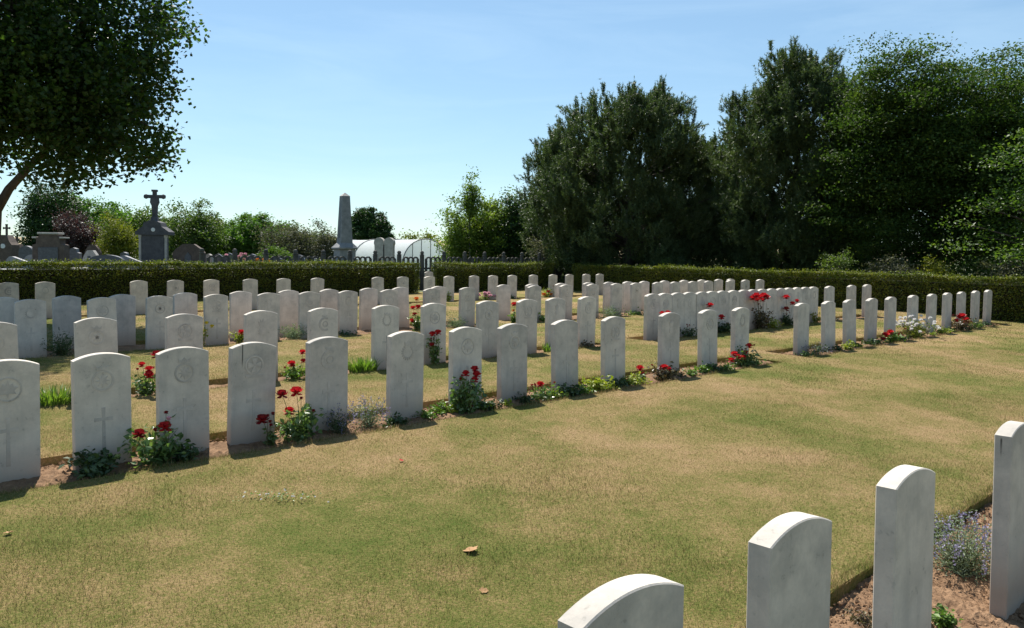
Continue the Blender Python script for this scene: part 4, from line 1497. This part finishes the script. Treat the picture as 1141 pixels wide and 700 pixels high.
mb.box(0, 0, ht - .03, .25, .25, .10)
zc = za + 1.22
mb.box(0, 0, zc, .78, .17, .17)
for sg in (-1, 1):
    mb.lathe([(0, zc - .13), (.11, zc - .08), (.13, zc), (.11, zc + .08), (0, zc + .13)], 8, sg * .42, 0)
mb.build('cross', M['monument'], root)

# dark stepped stele on the left
Y = 37.0
root = tomb_root('stepped_tomb', 57, Y, 'broad dark stele with stepped shoulders and a pale capstone', 'tomb', R(4))
zz = lambda y: ztop(57, y, Y)
mb = MB()
mb.prism([(-.72, 0), (.72, 0), (.72, zz(273)), (.55, zz(272)), (.55, zz(266)), (.42, zz(264)), (.42, zz(261)), (-.42, zz(261)), (-.42, zz(264)), (-.55, zz(266)), (-.55, zz(272)), (-.72, zz(273))], -.25, .25)
mb.build('stele', M['tomb_brown'], root)
mb = MB(); mb.box(0, 0, zz(260) - .01, .95, .62, .09, bev=.015); mb.build('capstone', M['tomb_light'], root)
for sg in (-1, 1):
    mb = MB(); mb.box(sg * .62, 0, zz(264.5) - .02, .20, .6, .07, bev=.01); mb.build('shoulder_stone', M['tomb_light'], root)
mb = MB(); mb.box(0, -.27, zz(284), .9, .04, .7, bev=.01); mb.build('inscription_panel', M['granite_dark'], root)

# small gothic chapel tombs, far left
for (x, Y, ytop, yg, w, nm, lab) in ((8, 44, 250, 262, .75, 'chapel_tomb', 'small gabled chapel tomb topped by a thin cross, far left'), (19.5, 48, 264, 272, .55, 'chapel_tomb', 'smaller chapel tomb with a short finial cross beside the first one')):
    root = tomb_root(nm, x, Y, lab, 'tomb', R(5))
    zg, zt_ = ztop(x, yg, Y), ztop(x, ytop, Y)
    w2 = w * .62
    mb = MB()
    mb.prism([(-w2, 0), (w2, 0), (w2, zg - .55), (w2 * .75, zg - .4), (.12, zg), (-.12, zg), (-w2 * .75, zg - .4), (-w2, zg - .55)], -.4, .4)
    mb.build('body', M['tomb_brown'], root)
    mb = MB(); cross_shape(mb, zt_ - zg + .06, .36 * w / .75, .09, .09, zg - .05); mb.build('cross', M['tomb_brown'], root)
    mb = MB(); mb.lathe([(.13, 0), (.13, .03), (0, .03)], 14); o = mb.build('round_plaque', M['plaque'], root); o.location = (0, -.4, zg - .62); o.rotation_euler = (R(90), 0, 0)

# lower tombs: (x, Y, ytop, width_px, profile, material, label)
TOMBS = [
    (22, 36, 286, 26, 'slab', 'granite_grey', 'low polished grey slab tomb with sloping lid, far left'),
    (38, 38, 283.5, 20, 'arch', 'granite_grey', 'grey arched tomb left of the dark stepped stele'),
    (30, 43, 274, 16, 'arch', 'granite_dark', 'dark low headboard behind the grey arched tomb at the left'),
    (83, 40, 276, 14, 'shoulder', 'granite_dark', 'dark bluish headboard right of the stepped stele'),
    (102, 40, 279, 18, 'gable', 'tomb_light', 'pale gabled tomb with a small dark square opening'),
    (104, 46, 273, 17, 'gable', 'tomb_brown', 'brown gabled tomb behind the pale one'),
    (119, 37, 284, 38, 'arch', 'granite_dark', 'wide dark polished tomb with a curved top'),
    (146, 38, 285, 24, 'slab', 'granite_grey', 'pale grey slab tomb left of the cross monument'),
    (139, 43, 281, 14, 'shoulder', 'granite_dark', 'dark little headboard behind the pale grey slab'),
    (211, 40, 272, 36, 'gable', 'tomb_brown', 'broad brown gabled tomb right of the cross monument'),
    (233, 41, 283, 9, 'arch', 'tomb_light', 'narrow pale tomb right of the broad brown gabled tomb'),
    (243, 42, 283, 11, 'arch', 'granite_dark', 'small dark arched tomb, first after the narrow pale tomb'),
    (255, 42, 282, 12, 'arch', 'granite_dark', 'small dark arched tomb left of the pink flowers'),
    (281, 41, 283, 16, 'shoulder', 'granite_dark', 'dark shouldered tomb between pink and orange flowers'),
    (313, 41, 286, 20, 'slab', 'granite_dark', 'dark sloping slab tomb right of the orange flowers'),
    (333, 42, 284, 14, 'arch', 'granite_dark', 'dark arched tomb between the sloping slab and the obelisk'),
    (358, 41, 288, 22, 'slab', 'granite_grey', 'grey sloping slab tomb just left of the obelisk'),
]
for (x, Y, yt, wp, pr, mat, lab) in TOMBS:
    root = tomb_root('tomb', x, Y, lab, 'tomb', R(rl.uniform(-8, 10)), 'old tombs behind the left hedge')
    k = Y / F_PX
    w = wp * k / 2
    z = ztop(x, yt, Y)
    if pr == 'arch':
        o_ = [(-w, 0), (w, 0)] + [(w * math.cos(a), z - .32 + .32 * math.sin(a)) for a in np.linspace(0, math.pi, 13)]
    elif pr == 'gable':
        o_ = [(-w, 0), (w, 0), (w, z - .45), (w * .8, z - .25), (w * .35, z), (-w * .35, z), (-w * .8, z - .25), (-w, z - .45)]
    elif pr == 'shoulder':
        o_ = [(-w, 0), (w, 0), (w, z - .28), (w * .6, z - .24), (w * .5, z - .06), (0, z), (-w * .5, z - .06), (-w * .6, z - .24), (-w, z - .28)]
    else:
        o_ = [(-w, 0), (w, 0), (w, z - .30), (-w * .5, z), (-w * .75, z), (-w, z - .14)]
    mb = MB()
    mb.prism(o_, -.12, .12)
    mb.build('headboard', M[mat], root)
    mb = MB()
    mb.box(0, -.95, .30, 2 * w * .92, 1.6, .6, bev=.03)
    mb.build('grave_slab', M[mat], root)
    if 'square opening' in lab:
        mb = MB(); mb.box(-.05, -.125, z - .42, .16, .03, .26); mb.build('opening', M['granite_dark'], root)
    if 'broad brown' in lab:
        mb = MB(); mb.prism([(-.17, z - .95), (.17, z - .95), (.17, z - .62), (0, z - .42), (-.17, z - .62)], -.15, -.12); mb.build('niche', M['granite_dark'], root)


# flowers on the tombs
def tomb_flowers(x, y, Y, mat, label, n, sp):
    p = far(x, y, Y)
    NPL[0] += 1
    r = np.random.default_rng(400 + NPL[0])
    root = empty('flower_pot', (p.x, p.y, p.z - .75))
    tag(root, label, 'flowers')
    mb = MB(); mb.lathe([(.13, 0), (.14, .02), (.19, .34), (.20, .38), (.17, .38)], 14); mb.build('pot', M['tomb_brown'], root)
    c = np.array([0, 0, .6]) + r.normal(size=(260, 3)) * np.array([sp, sp, .10])
    V, F = leaf_arrays(c, .07, r, .5, .3); mesh_np('foliage', V, F, M['bush'], root)
    for q in range(n):
        bloom(root, np.array([r.normal(0, sp), r.normal(0, sp * .6) - .08, .70 + r.normal(0, .10)]), .07, mat, r)


tomb_flowers(268, 285, 38.5, 'pinkp', 'pot of pale pink flowers on a tomb behind the left hedge', 14, .24)
tomb_flowers(293, 290, 38.5, 'orange', 'pot of orange flowers on a tomb behind the left hedge', 12, .26)

# ------------------------------------------------------------------ trees
TG = 'trees and bushes beyond the hedges'


def foot(x, Y):
    p = far(x, 290, Y)
    return (p.x, p.y, -.1)


# big maple at the left, its crown hanging into the picture
mx_, my_ = far(-11, 300, 16.2).x, 16.2
r = np.random.default_rng(21)
root = empty('maple_tree', (mx_, my_, .03))
tag(root, 'large leafy tree at the left edge overhanging the graves', 'tree')
cc = np.array([-.1, -.2, 7.3])
cl = np.concatenate([ellipsoid_clumps(cc, (3.85, 4.0, 4.6), 1000, r, .42, .06), ellipsoid_clumps((1.9, -.4, 4.65), (1.9, 2.2, 2.0), 340, r, .4, .07), ellipsoid_clumps((-1.8, -.4, 4.8), (2.2, 2.2, 1.5), 90, r, .5, .1)])
cl = cl[cl[:, 2] > 2.66 + .28 * np.abs(cl[:, 0] - 2.2)]
per = 75
cen = np.repeat(cl, per, 0) + r.normal(size=(len(cl) * per, 3)) * np.array([.22, .22, .16])
V, F = leaf_arrays(cen, .105 * r.uniform(.6, 1.25, len(cen)), r, .85, .35)
mesh_np('crown', V, F, M['maple'], root)
mb = MB()
tr = np.array([[-.12, 0, -.2], [-.10, 0, .15], [-.06, 0, .8], [0, 0, 1.6], [.04, 0, 2.3], [-.05, .05, 3.2], [-.1, 0, 4.5], [0, 0, 6], [.1, .1, 8.2]])
mb.tube(tr, [.30, .23, .20, .19, .19, .15, .12, .09, .04], 12)
mb.tube(np.array([[.03, 0, 2.1], [.45, -.05, 2.75], [1.0, -.1, 3.3], [1.9, -.2, 4.2], [2.8, -.3, 5.2]]), [.10, .085, .07, .05, .03], 8)
mb.tube(np.array([[.0, 0, 2.4], [.25, -.2, 3.2], [.7, -.5, 4.4], [1.2, -.9, 6.0], [1.5, -1.2, 7.6]]), [.10, .085, .07, .05, .02], 8)
mb.tube(np.array([[0, 0, 2.2], [-.6, .1, 3.0], [-1.5, .2, 3.9], [-2.4, .2, 5]]), [.11, .09, .06, .03], 8)
for i in r.choice(len(cl), 90, replace=False):
    e = cl[i]
    src = np.array([[.0, 0, 3.4], [1.9, -.2, 4.2], [.9, -.6, 5.0], [-.05, 0, 5.4], [-1.5, .2, 3.9], [1.2, -.9, 6.0], [.05, 0, 7.2]])
    s0 = src[np.argmin(np.linalg.norm(src - e, axis=1))]
    limb(mb, s0, e, .04, .008, r, sag=.1, sides=5)
mb.build('trunk', M['bark'], root, smooth=True)

# right side: two pines, a broad crown and a branch reaching in
pine('pine_tree', 'broad rounded dark pine behind the right end of the middle hedge', foot(700, 37), 8.75, 4.2, 31, 'dark pines on the right', .26, 4200, .3)
pine('pine_tree', 'taller narrow dark pine between the broad pine and the big leafy tree', foot(885, 33), 9.35, 2.7, 32, 'dark pines on the right', .24, 3600, .3, lambda k: np.clip(1 - np.abs((k - .48) / .56) ** 3, 0, 1) ** .6)
pine('pine_tree', 'slim dark pine at the left shoulder of the broad pine', foot(633, 41), 7.6, 1.9, 33, 'dark pines on the right', .18, 1500, .3)
tree('broadleaf_tree', 'big leafy green tree behind the right hedge', 'tree', foot(1040, 29), (.2, 0, 4.9), (4.1, 3.4, 4.25), .26, M['broad'], M['bark'], 900, 210, .46, .105, 41, TG, 40, extra=(((2.6, 0, 5.6), (2.6, 2.4, 3.2), .25), ((-1.6, 0, 6.0), (2.2, 2.2, 3.2), .25)), aspect=.6, rough=.14, flat=.30, up=.8)
tree('broadleaf_tree', 'brighter leafy tree reaching in from the right edge', 'tree', foot(1195, 22.5), (-.2, 0, 3.0), (2.6, 2.2, 2.3), .18, M['bright'], M['bark'], 120, 120, .34, .10, 42, TG, 26, aspect=.6, rough=.2, flat=.36, up=.8)
tree('broadleaf_tree', 'leafy tree filling the gap between the two dark pines', 'tree', foot(815, 42), (0, 0, 4.0), (2.4, 2.2, 4.2), .18, M['bush_dark'], M['bark'], 240, 80, .4, .15, 43, TG, 24, rough=.15)
tree('broadleaf_tree', 'deep green tree behind the foot of the big leafy tree', 'tree', foot(950, 44), (0, 0, 2.4), (4.2, 2.4, 3.4), .18, M['bush_dark'], M['bark'], 240, 80, .42, .16, 44, TG, 20, rough=.15)
tree('broadleaf_tree', 'deep green tree standing behind at the far right', 'tree', foot(1120, 42), (0, 0, 2.6), (4.4, 2.4, 3.6), .18, M['bush_dark'], M['bark'], 240, 80, .42, .16, 45, TG, 20, rough=.15)
tree('broadleaf_tree', 'low dark tree behind the middle of the broad pine', 'tree', foot(735, 47), (0, 0, 2.6), (5.0, 2.4, 2.6), .16, M['bush_dark'], M['bark'], 240, 80, .42, .16, 46, TG, 20, rough=.12)

# shrubs peeping over the right hedge
for (x, Y, yt, w, mat, lab) in ((935, 27, 279, .75, 'bush', 'leafy shrub with a bare stem over the right hedge'), (985, 26, 281, .70, 'bush_grey', 'pointed blue-green conifer shrub over the right hedge'), (1011, 25, 292, .35, 'bush_grey', 'low pale shrub tip over the right hedge, left of the rounder one'),
                                (1043, 24.5, 288, .40, 'bush_yellow', 'rounded yellow-green shrub tip over the right hedge'), (1120, 22.5, 290, .7, 'bush_grey', 'pale grey-green shrub over the right end of the hedge'), (742, 32, 291, .3, 'bush', 'small green shrub tip over the hedge below the broad pine')):
    zt_ = ztop(x, yt, Y)
    tree('shrub', lab, 'shrub', foot(x, Y), (0, 0, zt_ * .6 + .1), (w, w, zt_ * .42), .04, M[mat], M['bark2'], 40, 60, .14, .075, int(x), 'shrubs over the right hedge', 8, rough=.2)

# middle bushes
tree('leafy_tree', 'yellow-green bushy tree left of the pines, behind the fence', 'tree', foot(538, 46), (0, 0, 2.5), (2.5, 1.8, 2.3), .14, M['bush_light'], M['bark2'], 200, 80, .3, .14, 51, TG, 22, extra=(((1.4, 0, 3.2), (.9, .9, 1.6), .2), ((-1.2, 0, 2.0), (1.2, 1.2, 1.6), .2)), rough=.2)
tree('sapling', 'spindly sapling rising above the yellow-green bushy tree', 'tree', foot(524, 45), (0, 0, 4.5), (.6, .5, 1.7), .05, M['bush_light'], M['bark2'], 46, 40, .17, .13, 52, TG, 20, rough=.25, flat=1.1)
tree('leafy_tree', 'deep green bushy tree between the sapling and the pines', 'tree', foot(580, 45), (0, 0, 2.4), (1.4, 1.3, 2.2), .12, M['bush_dark'], M['bark2'], 130, 80, .3, .14, 53, TG, 16, extra=(((.2, 0, 3.9), (.5, .5, .9), .12),), rough=.2)
tree('shrub', 'pale grey shrub with thin leaves before the slim pine', 'shrub', foot(606, 38), (0, 0, 1.5), (.75, .7, 1.0), .05, M['bush_grey'], M['bark2'], 60, 50, .2, .09, 54, TG, 14, rough=.25)
# left background, from the left
tree('leafy_tree', 'dense dark green tree, leftmost behind the old tombs', 'tree', foot(62, 58), (0, 0, 3.1), (2.5, 2.0, 3.0), .2, M['bush_dark'], M['bark2'], 240, 80, .38, .18, 61, TG, 18, rough=.14)
tree('leafy_tree', 'mid green loose tree behind the maroon one', 'tree', foot(112, 64), (0, 0, 2.9), (3.4, 2.2, 2.7), .2, M['bush_mid'], M['bark2'], 250, 70, .4, .2, 62, TG, 18, rough=.16)
tree('leafy_tree', 'maroon leaved small tree among the old tombs', 'tree', foot(90, 50), (0, 0, 2.1), (1.5, 1.3, 1.6), .1, M['maroon'], M['bark2'], 100, 60, .3, .13, 63, TG, 16, rough=.25)
tree('leafy_tree', 'small yellowing tree left of the cross monument', 'tree', foot(133, 48), (0, 0, 1.9), (1.1, 1.0, 1.7), .08, M['bush_yellow'], M['bark2'], 110, 60, .26, .12, 64, TG, 14, rough=.2)
tree('leafy_tree', 'pale green loose tree behind the cross monument', 'tree', foot(168, 66), (0, 0, 2.6), (2.8, 2.0, 2.3), .16, M['bush'], M['bark2'], 190, 60, .4, .2, 65, TG, 16, rough=.2)
tree('leafy_tree', 'pale green tree with upright shoots right of the cross monument', 'tree', foot(217, 58), (0, 0, 2.5), (2.6, 1.8, 2.4), .16, M['bush'], M['bark2'], 200, 60, .34, .17, 66, TG, 18, rough=.22)
tree('round_bush', 'rounded bright green bush left of the obelisk', 'bush', foot(288, 60), (0, 0, 1.9), (2.9, 2.2, 2.5), .14, M['bush_mid'], M['bark2'], 420, 80, .2, .16, 67, TG, 12, rough=.03)
tree('shrub', 'small lime green shrub before the rounded bush', 'shrub', foot(306, 50), (0, 0, 1.1), (.95, .8, .95), .05, M['bright'], M['bark2'], 90, 60, .2, .12, 68, TG, 8, rough=.14)
tree('shrub', 'greyish flowering shrub right of the rounded green bush', 'shrub', foot(325, 57), (0, 0, 1.6), (2.4, 1.5, 2.0), .08, M['bush_grey'], M['bark2'], 190, 60, .34, .14, 69, TG, 16, rough=.2)
tree('shrub', 'sparse greyish shrub just left of the obelisk', 'shrub', foot(365, 56), (0, 0, 1.5), (1.1, 1.0, 1.9), .06, M['bush_grey'], M['bark2'], 90, 50, .28, .13, 70, TG, 12, rough=.22)
tree('round_bush', 'rounded dark green tree right behind the obelisk', 'tree', foot(411, 84), (0, 0, 2.9), (2.55, 2.4, 3.4), .16, M['bush_dark'], M['bark2'], 520, 90, .2, .2, 71, TG, 10, rough=.02)
tree('shrub', 'low wild scrub beyond the greenhouse', 'shrub', foot(468, 95), (0, 0, 1.5), (4.2, 2.0, 2.2), .1, M['bush_yellow'], M['bark2'], 120, 60, .5, .26, 72, TG, 12, rough=.25)
tree('shrub', 'distant green scrub between the obelisk and grey shrub', 'shrub', foot(345, 120), (0, 0, 1.6), (6.5, 2.0, 3.6), .1, M['bush'], M['bark2'], 140, 60, .6, .32, 73, TG, 10, rough=.15)
tree('leafy_tree', 'far pale green tree above the rounded bush', 'tree', foot(250, 100), (0, 0, 2.6), (4.5, 2.0, 2.6), .15, M['bush'], M['bark2'], 140, 60, .6, .3, 74, TG, 10, rough=.15)
